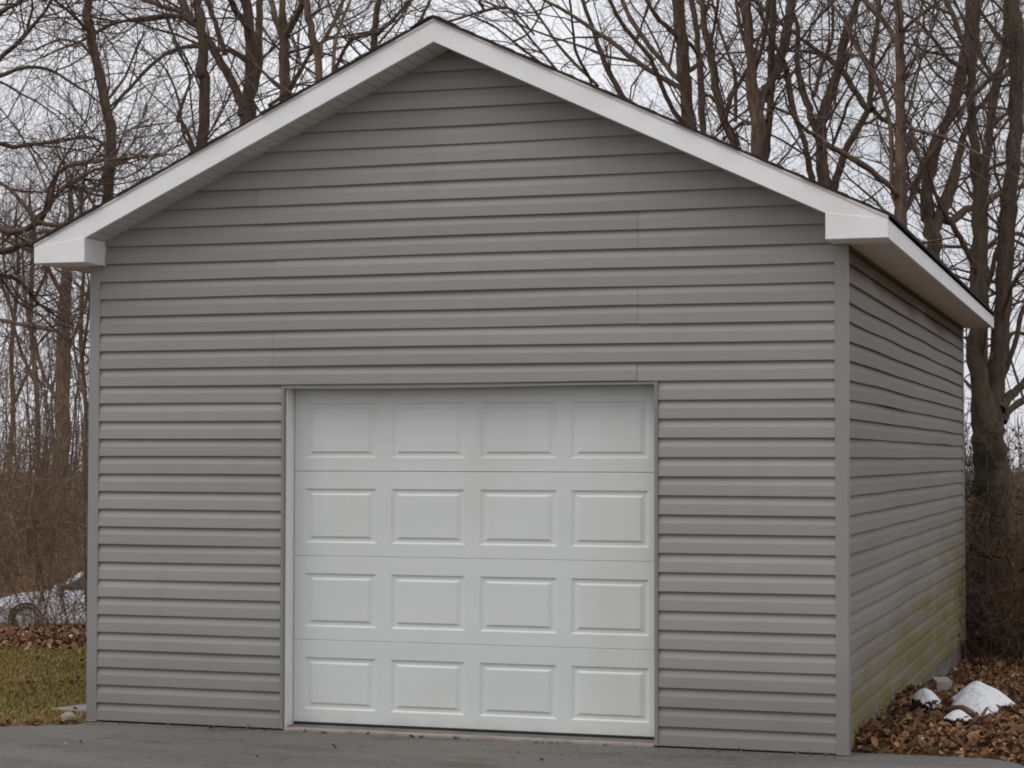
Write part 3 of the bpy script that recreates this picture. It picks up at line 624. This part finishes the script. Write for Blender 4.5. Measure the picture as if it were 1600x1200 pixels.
# left of the garage
tree('pale mossy bare tree with broken top under the left eave corner', 46.0,
     [(97,995,30),(98,900,27),(95,760,26),(97,640,24),(99,540,22),(102,470,20),(104,420,18),(108,370,13),(112,330,10),(110,300,8)],
     [(.6, [(100,520,8),(75,515,7),(40,508,7),(0,500,6),(-40,492,5)], dict(more=0)), (-.7, [(102,470,8),(80,430,7),(60,400,6),(30,385,5),(-5,370,4)], dict(more=0)), (.6, [(100,560,7),(125,500,6),(140,450,5),(150,410,4)], dict(more=0)), (.7, [(97,640,7),(70,590,6),(55,540,6),(40,470,5),(35,400,4)], dict(more=0)), (-.6, [(106,400,7),(90,372,6),(70,360,5),(40,370,4),(0,345,4)], dict(more=0))], 31, .5, (3, 4.6, 5), flare=1.2)
tree('gnarled bare tree at the far left with drooping boughs of tangled twigs', 21.0,
     [(-75,980,46),(-70,800,40),(-62,600,36),(-58,450,33),(-50,300,28),(-42,150,24),(-38,0,20),(-36,-40,16)],
     [(-.6, [(-48,330,14),(-10,352,12),(18,360,11),(45,356,10),(70,332,9),(78,312,8),(87,276,8),(100,264,7),(115,257,7),(150,252,6),(182,248,5),(220,245,4)], dict(droop=.04, more=0)),
      (.7, [(-50,230,10),(-10,222,8),(20,230,7),(45,226,6),(62,225,5)], dict(droop=.05, more=0)), (-.4, [(-44,120,10),(0,90,8),(25,70,7),(50,42,6),(72,15,5),(80,0,5)]), (.4, [(-48,180,9),(-20,130,8),(0,118,7),(40,105,6),(80,110,5),(120,135,4)], dict(droop=.06, more=0)), (-.7, [(-42,60,9),(0,20,8),(30,5,6)]),
      (.5, [(-55,420,11),(-20,400,9),(10,390,8),(40,382,7),(70,388,5),(100,380,4)], dict(droop=.02, more=0)), (.8, [(-58,480,9),(-25,440,8),(0,430,7),(30,440,6),(55,470,5)], dict(more=0)), (-.5, [(-46,270,9),(-10,280,7),(20,300,6),(60,345,7),(90,352,8),(110,351,8),(150,347,6),(190,325,4)], dict(more=0, droop=.02)), (.3, [(60,352,8),(90,302,5),(110,290,6),(130,276,6),(150,265,5),(170,262,4)], dict(more=0))], 32, 2.0, (4.6, 6.0, 6.0))
tree('dark slim bare tree in the thicket left of the pale broken trunk', 50.0,
     [(64,960,9),(56,800,9),(60,640,8),(48,500,8),(53,380,6),(48,330,5)],
     [(.6, [(56,600,6),(30,540,5),(15,470,4),(5,400,4)], dict(more=0)), (-.5, [(52,470,6),(75,420,5),(85,370,4)], dict(more=0))], 33, .8, (4, 5.5, 6))
tree('slim bare sapling close beside the left corner post of the garage', 28.0,
     [(138,960,8),(131,800,8),(134,640,7),(126,520,7),(131,420,6),(127,330,6)],
     [(.6, [(131,620,5),(118,560,4),(112,500,4)], dict(more=0)), (-.5, [(129,560,5),(140,480,4)], dict(more=0))], 34, .8, (4.5, 5.5, 6))
tree('spindly bare tree leaning out of the thicket at the left edge', 52.0,
     [(18,960,8),(10,800,8),(20,660,8),(18,540,7),(29,430,6),(24,360,5)],
     [(.5, [(18,640,6),(40,590,5),(58,540,4),(75,520,4)], dict(more=0)), (-.6, [(24,500,6),(5,450,5),(-10,420,4)], dict(more=0))], 35, .8, (4.2, 5.5, 6))

# ------------------------------------------------------------------ brush
def shrub(label, px, depth, h, nst, spread, seed, mt=M_BRUSH, leaves=0, name='bare_shrub', group='tangled bare shrubs at the wood edge', r=.0065, lcol=((.16, .075, .035), (.10, .05, .028))):
    q = np.random.RandomState(seed)
    p = at(px, 990, depth); x, y = p[0], p[1]; z = float(ground_z(x, y))
    o = thing(name, (x, y, z), label, 'shrub', group); b = MB(); tb = MB(); lf = MB()
    for i in range(nst):
        a0 = q.uniform(0, 6.28); rr = spread*.45*math.sqrt(q.uniform(0, 1))
        bx, by = x+rr*math.cos(a0), y+rr*math.sin(a0)
        d = np.array([math.cos(a0)*q.uniform(0, .7), math.sin(a0)*q.uniform(0, .7), 1.0])
        hh = h*q.uniform(.5, 1.1)
        pp = path(np.array([bx, by, float(ground_z(bx, by))-.05]), d, hh*1.15, 9, .15, -.035*q.uniform(0, 2), q)
        r0 = r*q.uniform(.6, 1.5); b.tube(pp, np.linspace(r0, r0*.35, len(pp)), 4, cap=False)
        for _ in range(q.poisson(11 if not leaves else 7)):
            j = q.randint(4 if not leaves else 1, 9); dd = unit(unit(pp[min(j+1, 9)]-pp[j-1])+q.normal(0, .9, 3)); t2 = path(pp[j], dd, q.uniform(.3, 1.0)*h*.38, 5, .2, -.02, q)
            tb.tube(t2, np.linspace(r0*.5, .0018, len(t2)), 3, cap=False)
            for _ in range(q.poisson(2.2)):
                j2 = q.randint(1, 5); t3 = path(t2[j2], q.normal(0, 1, 3), q.uniform(.12, .4), 3, .2, 0, q); tb.tube(t3, np.linspace(.0028, .0016, len(t3)), 3, cap=False)
                if leaves and q.uniform() < leaves:
                    for e in t3[1:]:
                        u_ = unit(q.normal(0, 1, 3)); v_ = unit(np.cross(u_, q.normal(0, 1, 3))); s_ = q.uniform(.018, .038)
                        cc = np.array(lcol[0])*q.uniform(.5, 1.3) if q.uniform() < .6 else np.array(lcol[1])*q.uniform(.6, 1.3)
                        lf.add([e, e+u_*s_+v_*s_*.5, e+u_*s_*2.1, e+u_*s_-v_*s_*.5], [(0, 1, 2, 3)], cc)
    base = (x, y, z)
    tag(b.build('stem', mt, o, smooth=True, base=base), kind='stuff'); tag(tb.build('twig', mt, o, smooth=True, base=base), kind='stuff')
    if lf.n: tag(lf.build('foliage', M_LEAF, o, base=base), kind='stuff')
    return o
LB = ['tall bare shrub at the very left edge of the thicket', 'bushy bare shrub in front of the parked car wheel', 'low arching bare shrub left of the garage corner post', 'dense bare shrub in front of the pale broken tree',
      'thin upright bare shrub behind the parked car bonnet', 'wide bare shrub behind the slim sapling', 'tall bare shrub far back between the two left trunks', 'low spreading bare shrub on the leafy bank by the lawn', 'pale stemmed bare shrub farthest back at left', 'bare shrub half hidden by the garage left wall',
      'round tangled bare shrub halfway between lawn and parked car', 'tallest bare shrub just left of the pale broken tree', 'wispy bare shrub above the parked car roof']
for i, (px, dp, h, ns, sp) in enumerate([(-8, 25, 3.2, 20, 2.0), (22, 22.8, 1.9, 7, 1.6), (132, 22, 2.2, 15, 1.2), (95, 26.5, 3.4, 13, 2.2), (20, 47, 5.4, 70, 3.5), (125, 31, 4.2, 13, 2.6), (62, 34, 4.6, 11, 3.0), (75, 21.5, .9, 6, 1.2), (50, 53, 6.5, 80, 4.5), (170, 25, 3.2, 40, 2.2), (48, 29, 3.2, 7, 2.4), (70, 38, 5.0, 9, 3.2), (105, 49, 6.0, 80, 3.6)]):
    shrub(LB[i], px, dp, h, ns, sp, 400+i)
LR = ['brown leaved shrub at the foot of the twin trunked tree', 'rusty leaved shrub beside the pale stump', 'dark twiggy shrub filling the gap right of the twin trunk', 'tall brown shrub behind the garage rear corner', 'low rusty shrub at the right edge above the leaf litter', 'far brown shrub behind the twin trunked tree', 'thin leaved shrub against the left side of the twin trunk']
for i, (px, dp, h, ns, sp) in enumerate([(1550, 19.7, 1.7, 46, .8), (1592, 20.9, 2.2, 50, 1.1), (1605, 23, 2.6, 60, 1.6), (1505, 22.5, 2.4, 44, 1.2), (1635, 19.5, 1.5, 34, 1.0), (1572, 27, 3.4, 70, 2.6), (1532, 19.9, 2.0, 30, .5)]):
    shrub(LR[i], px, dp, h, ns, sp, 500+i, leaves=.5, name='leafy_shrub', group='brown leaved shrubs beside the twin trunk')

q = np.random.RandomState(61); M_VINE = mat('dry_vine', (.17, .115, .075), (.34, .25, .17), 2, .9)
for label, px, dp, n_, zz, sp in (('tangle of dry tan vines hanging beside the left corner post', 112, 23.5, 110, 2.6, 1.1), ('loose tangle of dry vines at the far left thicket edge', 15, 25.0, 80, 2.7, 1.3)):
    p = at(px, 990, dp); x, y = p[0], p[1]; z = float(ground_z(x, y)); o = thing('dry_vine', (x, y, z), label, 'vine', 'dry vines in the left thicket'); b = MB()
    for i in range(n_):
        st = np.array([x+q.normal(0, sp*.55), y+q.normal(0, sp*.6), z+q.uniform(.05, zz*1.25)])
        pp = path(st, q.normal(0, 1, 3)+np.array([0, 0, .3]), q.uniform(1.0, 2.6), 16, .16, q.normal(0, .06), q)
        pp[:, 2] = np.maximum(pp[:, 2], ground_z(pp[:, 0], pp[:, 1])+.01)
        b.tube(pp, np.linspace(q.uniform(.003, .007), .002, len(pp)), 4, cap=False)
    tag(b.build('strand', M_VINE, o, smooth=True, base=(x, y, z)), kind='stuff')

# small evergreen in front of the twin trunk
q = np.random.RandomState(77); p = at(1538, 1000, 19.7); x, y = p[0], p[1]; z = float(ground_z(x, y))
ev = thing('evergreen_sapling', (x, y, z), 'small dark evergreen sapling in front of the twin trunk', 'tree')
b = MB(); H = 2.3; tr = path(np.array([x, y, z-.05]), np.array([.02, 0, 1]), H, 10, .02, .02, q); b.tube(tr, np.linspace(.018, .004, len(tr)), 6); b.build('trunk', M_BARK, ev, smooth=True, base=(x, y, z))
b = MB()
for i in range(55):
    t = q.uniform(.45, 1); j = min(9, int(t*10)); p0 = tr[j]+(tr[min(j+1, 10)]-tr[j])*q.uniform(); a0 = q.uniform(0, 6.28); ln = (1.12-t)*.62+.06
    bp_ = path(p0, np.array([math.cos(a0), math.sin(a0), .15]), ln, 6, .08, -.06, q); b.tube(bp_, np.linspace(.004, .0015, len(bp_)), 3, cap=False)
    for e in bp_[1:]:
        for _ in range(9):
            d = unit(q.normal(0, 1, 3)+np.array([0, 0, -.3])); s_ = q.uniform(.03, .07); v_ = unit(np.cross(d, q.normal(0, 1, 3)))*.004
            b.add([e-v_, e+v_, e+d*s_], [(0, 1, 2)])
b.build('crown', M_NEEDLE, ev, base=(x, y, z))

# pale stump at the wood edge
q = np.random.RandomState(5); p = at(1582, 1002, 20.2); x, y = p[0], p[1]; z = float(ground_z(x, y))
b = MB(); st = np.array([(x-.02, y, z-.1), (x-.01, y, z+.1), (x+.01, y, z+.25), (x-.01, y, z+.36), (x-.03, y+.01, z+.43)]); b.tube(st, [.10, .082, .075, .066, .03], 9)
o = b.build('tree_stump', M_PALE, smooth=True, base=(x, y, z)); o.location = (x, y, z); tag(o, 'pale weathered tree stump beside the rusty shrub at right', 'stump')

# far woodland, one brown mass of stems
q = np.random.RandomState(9); b = MB()
for i in range(1900):
    px = q.uniform(-500, 2100); dp = q.uniform(62, 130); p = at(px, 700, dp); x, y = p[0], p[1]; z = float(ground_z(x, y)); h = q.uniform(5.0, 12.0) if px < 700 else q.uniform(2.5, 6.5)
    pp = path(np.array([x, y, z-.2]), np.array([q.normal(0, .1), q.normal(0, .1), 1]), h, 6, .06, .03, q); r0 = q.uniform(.02, .07); b.tube(pp, np.linspace(r0, .012, len(pp)), 3, cap=False)
    for _ in range(9):
        j = q.randint(1, 6); t2 = path(pp[j], np.array([q.normal(0, 1), q.normal(0, 1), .7]), q.uniform(.6, 2.2), 4, .15, .03, q); b.tube(t2, np.linspace(.016, .007, len(t2)), 3, cap=False)
tag(b.build('far_woodland', M_FAR, smooth=True), 'far off brown band of bare woodland behind the trees', 'woodland', kind='stuff')

# ------------------------------------------------------------------ parked car beyond the brush
p = at(40, 968, 43.0); zc = float(ground_z(p[0], p[1]))
car = thing('parked_car', (p[0], p[1], zc), 'silver car parked beyond the brush left of the garage', 'car')
car.rotation_euler = (0, 0, math.atan2(RT[1], RT[0]))      # bonnet to the left, side to the drive
def loft(b, secs):                                          # secs: list of rings of equal length
    nn = len(secs[0]); V = [v for s_ in secs for v in s_]
    F = [(i*nn+j, i*nn+(j+1)%nn, (i+1)*nn+(j+1)%nn, (i+1)*nn+j) for i in range(len(secs)-1) for j in range(nn)]
    F += [tuple(range(nn-1, -1, -1)), tuple((len(secs)-1)*nn+j for j in range(nn))]
    b.add(V, F)
def ringx(xx, zlo, zhi, hw, y0=.86): # one cross-section of the lower body, rounded shoulders
    return [(xx, y0-hw, zlo+.06), (xx, y0-hw-.03, zlo+.25*(zhi-zlo)), (xx, y0-hw-.02, zlo+.7*(zhi-zlo)), (xx, y0-hw+.06, zhi), (xx, y0+hw-.06, zhi), (xx, y0+hw+.02, zlo+.7*(zhi-zlo)), (xx, y0+hw+.03, zlo+.25*(zhi-zlo)), (xx, y0+hw, zlo+.06), (xx, y0+hw-.1, zlo), (xx, y0-hw+.1, zlo)]
b = MB(); loft(b, [ringx(a0, zl, zh, hw) for a0, zl, zh, hw in [(-.92, .36, .60, .62), (-.82, .25, .72, .76), (-.5, .21, .80, .82), (.1, .20, .86, .84), (.55, .20, .92, .85), (1.4, .20, .94, .86), (2.4, .20, .96, .86), (3.1, .22, .98, .84), (3.5, .28, .95, .78), (3.64, .38, .80, .66)]])
body = b.build('body', M_PAINT, car); bevel(body, .02, 2)
b = MB(); cab = lambda xx, hw, z: [(xx, .86-hw, z), (xx, .86+hw, z)]
prof = [(.42, .90), (1.15, 1.36), (1.6, 1.43), (2.3, 1.42), (2.75, 1.32), (3.25, .96)]
V = []
for xx, z_ in prof: V += [(xx, .86-.80+.20*(z_-.9)/.53, z_), (xx, .86+.80-.20*(z_-.9)/.53, z_)]
n_ = len(prof); F = [(2*i, 2*i+2, 2*i+3, 2*i+1) for i in range(n_-1)]
F += [tuple(2*i for i in range(n_-1, -1, -1)), tuple(2*i+1 for i in range(n_))]
b.add(V, F); bevel(b.build('cabin', M_PAINT, car), .02, 2)
def pane(pts, off):
    b = MB(); P = np.array(pts); d = unit(np.cross(P[1]-P[0], P[2]-P[0])); n_ = len(P)
    b.add(np.vstack([P+d*off, P-d*.01]), [tuple(range(n_)), tuple(range(2*n_-1, n_-1, -1))]+[(i, i+n_, (i+1)%n_+n_, (i+1)%n_) for i in range(n_)])
    return b.build('window', M_GLASS, car)
sy = lambda z_: .86-.80+.20*(z_-.9)/.53
for pts in ([(.72, .96), (1.75, .97), (1.75, 1.35), (1.25, 1.33)], [(1.84, .97), (2.75, .98), (2.55, 1.28), (2.25, 1.34), (1.84, 1.35)]):
    pane([(xx, sy(z_), z_) for xx, z_ in pts], .006)
pane([(.50, .86-.70, .945), (1.10, .86-.58, 1.32), (1.10, .86+.58, 1.32), (.50, .86+.70, .945)], -.022 if False else .012)
for xx in (0.0, 2.62):
    for yy in (.0, 1.56):
        tb = MB(); n_ = 24; V = []; F = []
        for (rr, y_) in ((.19, yy+.01), (.30, yy-.02), (.32, yy+.02), (.32, yy+.16), (.30, yy+.2), (.19, yy+.18)):
            V += [(xx+rr*math.cos(2*math.pi*i/n_), y_, .32+rr*math.sin(2*math.pi*i/n_)) for i in range(n_)]
        for k in range(5): F += [(k*n_+i, k*n_+(i+1)%n_, (k+1)*n_+(i+1)%n_, (k+1)*n_+i) for i in range(n_)]
        tb.add(V, F); wh = tb.build('wheel', M_TYRE, car, smooth=True)
        rb = MB(); yf = yy-.005 if yy < .5 else yy+.185
        for i in range(5):
            a0 = 2*math.pi*i/5; c_, s_ = math.cos(a0), math.sin(a0)
            rb.add([(xx-s_*.03, yf, .32+c_*.03), (xx+s_*.03, yf, .32-c_*.03), (xx+c_*.19+s_*.035, yf+.012, .32+s_*.19-c_*.035), (xx+c_*.19-s_*.035, yf+.012, .32+s_*.19+c_*.035)], [(0, 1, 2, 3)])
        rb.add([(xx+.19*math.cos(2*math.pi*i/n_), yf+.03, .32+.19*math.sin(2*math.pi*i/n_)) for i in range(n_)], [tuple(range(n_))])
        rb.build('rim', M_RIM, wh)
        ab = MB(); V = []; F = []
        for i in range(13):
            t = math.pi*i/12
            for rr, y_ in ((.33, yy-.03 if yy < .5 else yy+.21), (.375, yy-.03 if yy < .5 else yy+.21), (.375, yy+.1), (.33, yy+.1)): V.append((xx+rr*math.cos(t), y_, .33+rr*math.sin(t)))
        for i in range(12): F += [(i*4+j, i*4+(j+1)%4, (i+1)*4+(j+1)%4, (i+1)*4+j) for j in range(4)]
        ab.add(V, F); ab.build('wheel_arch', M_GAP, car)
for yy in (.22, 1.38):
    b = MB(); b.box(-.90, -.74, yy, yy+.22, .60, .70); bevel(b.build('headlight', M_LAMP, car), .02, 2)
    b = MB(); b.box(3.50, 3.60, yy, yy+.22, .72, .86); bevel(b.build('tail_light', M_RED, car), .02, 2)
b = MB(); b.box(.36, 2.25, -.012, .02, .27, .32); b.build('sill_strip', M_RIM, car)
b = MB(); b.box(.62, .78, -.10, .05, .98, 1.08); bevel(b.build('mirror', M_PAINT, car), .02, 2)

# ------------------------------------------------------------------ leaf litter, grass, small things on the ground
def leaf_field(name, label, pts, cols, seed, size=(.015, .033), lift=.035):
    q = np.random.RandomState(seed); b = MB()
    for (x, y) in pts:
        z = float(ground_z(x, y))+abs(q.normal(0, lift*.5))+.004
        a0 = q.uniform(0, 6.28); til = q.normal(0, .55, 2); s_ = q.uniform(*size); cl = q.uniform(-.35, .9)*s_
        u_ = np.array([math.cos(a0), math.sin(a0), til[0]]); v_ = np.array([-math.sin(a0), math.cos(a0), til[1]]); c_ = np.array([x, y, z])
        wq = q.uniform(.45, .75)
        col = np.array(cols[q.choice(len(cols), p=[.32, .30, .25, .09, .04])])*q.uniform(.7, 1.25)
        V = [c_-u_*s_, c_-u_*s_*.35+v_*s_*wq+np.array([0, 0, cl]), c_+u_*s_*.35+v_*s_*wq*.9+np.array([0, 0, cl*.8]), c_+u_*s_*1.1+np.array([0, 0, cl*.5]),
             c_+u_*s_*.35-v_*s_*wq*.9+np.array([0, 0, cl]), c_-u_*s_*.35-v_*s_*wq+np.array([0, 0, cl*.9]), c_]
        b.add(V, [(0, 6, 1), (1, 6, 2), (2, 6, 3), (3, 6, 4), (4, 6, 5), (5, 6, 0)], col)
    return tag(b.build(name, M_LEAF), label, 'leaves', kind='stuff')
LC = [(.315, .165, .078), (.225, .110, .058), (.145, .082, .046), (.42, .275, .155), (.52, .45, .36)]
q = np.random.RandomState(21)
pts = []
while len(pts) < 25000:
    x, y = q.uniform(W-.036, 7.8), q.uniform(.02, 10.5)
    if y < float(edge_y(np.array(x)))+.015+abs(q.normal(0, .02)): continue
    if math.hypot((x-5.22)/.26, (y-4.2)/1.15) < 1 and q.uniform() < .8: continue
    if x > 6.4 and q.uniform() < .5: continue
    if math.sin(x*3.1+y*1.3)+math.sin(y*2.3-x)+q.normal(0, .5) < -1.5: continue
    pts.append((x, y))
for _ in range(60):                          # strays blown on to the asphalt edge
    x = q.uniform(5.0, 6.1); pts.append((x, float(edge_y(np.array(x)))-abs(q.normal(0, .05))))
leaf_field('leaf_litter', 'brown and rust fallen leaves carpeting the ground right of the garage', pts, LC, 22)
pts = []
while len(pts) < 7500:
    px = q.uniform(-260, 175); dp = q.uniform(17.3, 22.5); p = at(px, 1000, dp); x, y = p[0], p[1]
    if x > -.1: continue
    if dp < 18.6 and q.uniform() > (dp-17.5)/1.2: continue
    pts.append((x, y))
leaf_field('leaf_drift', 'band of rusty fallen leaves at the far side of the lawn', pts, LC, 23, (.018, .038), .06)
pts = []
for _ in range(150):
    x, y = q.normal(-.75, .28), q.normal(1.75, .17); pts.append((x, y))
for _ in range(90):
    x, y = q.uniform(-4, -.08), q.uniform(-.3, 4.2)
    if y > float(edge_y(np.array(x))) : pts.append((x, y))
for _ in range(90):
    x = q.uniform(-1.2, 0); pts.append((x, float(edge_y(np.array(x)))+abs(q.normal(0, .06))))
leaf_field('stray_leaves', 'scattered stray brown leaves lying on the lawn', [t for t in pts if t[0] < -.07], LC, 24)

def grass(name, label, test, n, box, cols, hgt, seed):
    q = np.random.RandomState(seed); x = q.uniform(box[0], box[1], n); y = q.uniform(box[2], box[3], n)
    k = test(x, y, q); x, y = x[k], y[k]; n = len(x); z = ground_z(x, y)-.004
    a0 = q.uniform(0, 6.28, n); h = q.uniform(hgt[0], hgt[1], n); wd = q.uniform(.0022, .0045, n); lean = q.uniform(.2, 1.5, n)*h; la = q.uniform(0, 6.28, n)
    dx, dy = np.cos(a0)*wd, np.sin(a0)*wd; lx, ly = np.cos(la)*lean, np.sin(la)*lean
    V = np.stack([np.stack([x-dx, y-dy, z], 1), np.stack([x+dx, y+dy, z], 1), np.stack([x+dx*.8+lx*.4, y+dy*.8+ly*.4, z+h*.65], 1), np.stack([x-dx*.8+lx*.4, y-dy*.8+ly*.4, z+h*.65], 1), np.stack([x+lx, y+ly, z+h*.9], 1)], 1)
    b = MB(); b.v.append(V.reshape(-1, 3)); i = np.arange(n)[:,None]*5
    b.f = (i+np.array([[0, 1, 2, 3]])).tolist()+(i+np.array([[3, 2, 4]])).tolist(); b.n = n*5
    patch = np.clip(.5+.9*np.sin(x*2.1+1.3*np.sin(y*1.7))*np.sin(y*1.9+x)+q.normal(0, .35, n), 0, 1)
    c_ = np.array(cols[0])[None]*(1-patch[:,None])+np.array(cols[1])[None]*patch[:,None]
    dead = q.uniform(size=n) < .28; c_[dead] = np.array(cols[2]); c_ *= q.uniform(.7, 1.25, n)[:,None]
    b.c.append(np.repeat(np.column_stack([c_, np.ones(n)]), 5, 0))
    return tag(b.build(name, M_GRASS), label, 'grass', kind='stuff')
grass('lawn_grass', 'short dull winter grass of the lawn left of the garage', lambda x, y, q: (y > edge_y(x)+.02+q.exponential(.05, len(x))) & (y < 4.4+.36*x*.3+q.normal(0, .2, len(x))) & ~((x > -.44) & (y > .28) & (y < .80)), 150000, (-5.2, -.04, -2.4, 5.2), [(.220, .190, .044), (.285, .22, .062), (.34, .25, .11)], (.012, .04), 31)
grass('mossy_grass', 'patch of green mossy grass among the leaves near the foundation', lambda x, y, q: (np.hypot((x-5.22)/.28, (y-4.2)/1.2) < 1+q.normal(0, .15, len(x))), 9000, (4.9, 6.0, 2.6, 6.2), [(.075, .085, .025), (.10, .095, .03), (.18, .12, .06)], (.02, .05), 32)

def snow(label, cx, cy, rx, ry, h, seed, rot=0.0):
    q = np.random.RandomState(seed); na, nr = 40, 12; V = []; F = []
    ph = [(k, q.uniform(0, 6.28), q.uniform(.05, .14)*(1 if k < 8 else .6)) for k in (1, 2, 3, 5, 8, 13)]
    z = float(ground_z(cx, cy)); base = (cx, cy, z)
    for j in range(nr+1):
        t = j/nr
        for i in range(na):
            a0 = 2*math.pi*i/na; k_ = 1+sum(a_*math.sin(f_*a0+p_) for f_, p_, a_ in ph); k_ = 1+(k_-1)*t*t; lx, ly = rx*k_*t*math.cos(a0), ry*k_*t*math.sin(a0)
            xx, yy = cx+lx*math.cos(rot)-ly*math.sin(rot), cy+lx*math.sin(rot)+ly*math.cos(rot)
            zz = float(ground_z(xx, yy))-.02+(h+.02)*(max(0, 1-t**1.6))**1.0*(1+.13*math.sin(xx*13+seed+2*math.sin(yy*6))*math.cos(yy*5+xx*3)+.07*math.sin(xx*33+yy*11+seed)*math.sin(yy*17))
            V.append((xx, yy, zz))
    for j in range(nr):
        for i in range(na): F.append((j*na+i, (j+1)*na+i, (j+1)*na+(i+1)%na, j*na+(i+1)%na))
    b = MB(); b.add(V, F); o = b.build('snow_patch', M_SNOW, smooth=True, base=base); o.location = base
    return tag(o, label, 'snow', 'melting snow patches on the leaves')
snow('largest melting snow mound on the leaves right of the garage', 5.54, 2.03, .265, .60, .175, 1, .12)
snow('small ragged snow patch beside the concrete block', 5.18, 2.07, .13, .34, .135, 2, .2)
snow('thin low snow sliver in front of the largest mound', 5.49, 1.12, .14, .22, .095, 3, -.3)
pts = []
q = np.random.RandomState(41)
for (cx, cy, rx, ry) in ((5.52, 1.58, .22, .10), (5.74, 2.1, .06, .25), (5.33, 2.0, .05, .2), (5.17, 1.80, .11, .06), (5.5, .90, .09, .03), (5.68, 1.75, .08, .08)):
    for _ in range(70): pts.append((cx+q.normal(0, rx*.6), cy+q.normal(0, ry*.7)))
leaf_field('wet_leaves', 'dark wet leaves lapping the edges of the snow patches', pts, [(.14, .06, .035), (.10, .045, .03), (.05, .03, .02), (.16, .09, .06), (.2, .12, .09)], 42, (.022, .045), .03)
q = np.random.RandomState(91); pts = []
for _ in range(70):
    x = q.uniform(.1, 4.9); pts.append((x, (-.04 if (x < OX0 or x > OX1) else -.05)-abs(q.normal(0, .035))))
for _ in range(45): pts.append((q.uniform(-2.5, 6.0), q.uniform(-1.6, -.1)))
_gz = ground_z; ground_z = lambda x, y: np.zeros(np.shape(x))-.012
leaf_field('blown_debris', 'tiny blown leaf bits along the foot of the garage front wall', pts, [(.26, .15, .07), (.15, .08, .045), (.08, .055, .035), (.36, .26, .15), (.45, .38, .3)], 92, (.006, .017), .004)
ground_z = _gz
# curled piece of bark between the snow patches
p0 = at(1484, 1128, 12.75); b = MB(); bk = [(5.36, 1.50, .05), (5.42, 1.46, .065), (5.48, 1.42, .07), (5.54, 1.36, .055), (5.60, 1.27, .035)]
b.tube([(x, y, float(ground_z(x, y))+z_) for x, y, z_ in bk], [.012, .026, .030, .024, .008], 8); o = b.build('bark_piece', M_BARK, smooth=True, base=(5.48, 1.4, 0)); o.location = (5.48, 1.4, 0)
tag(o, 'curled brown piece of bark between the snow patches', 'bark')
# block
b = MB(); b.box(-.055, .055, -.11, .11, -.03, .12); o = bevel(b.build('concrete_block', M_PALEC), .005, 2); o.location = (5.215, 2.93, float(ground_z(5.215, 2.93))); o.rotation_euler = (.04, -.05, R(14))
tag(o, 'small grey concrete block lying by the garage foundation', 'block')
# pad and rock at the left corner
b = MB(); b.prism([(-.44, 0), (-.05, 0), (-.05, .58), (-.20, .55), (-.36, .30)], -.0, .05)
V = []; poly = [(-.42, .27), (-.055, .22), (-.055, .86), (-.22, .80), (-.34, .48)]
b = MB(); b.add([(x, y, .022) for x, y in poly]+[(x, y, -.06) for x, y in poly], [tuple(range(5)), tuple(range(9, 4, -1))]+[(i, i+5, (i+1)%5+5, (i+1)%5) for i in range(5)])
tag(bevel(b.build('concrete_slab', M_CONC), .006, 2), 'flat broken concrete slab in the grass by the left corner', 'slab')
q = np.random.RandomState(8); b = MB(); V = []; F = []
for j in range(6):
    for i in range(9):
        t = math.pi*j/5; a0 = 2*math.pi*i/9; k_ = 1+q.normal(0, .12); V.append((.055*k_*math.sin(t)*math.cos(a0), .04*k_*math.sin(t)*math.sin(a0), .035*k_*math.cos(t)))
for j in range(5):
    for i in range(9): F.append((j*9+i, (j+1)*9+i, (j+1)*9+(i+1)%9, j*9+(i+1)%9))
b.add(V, F); o = b.build('pale_rock', M_PALE); o.location = (-.075, -.10, .02); tag(o, 'small pale rock at the foot of the left corner post', 'rock')
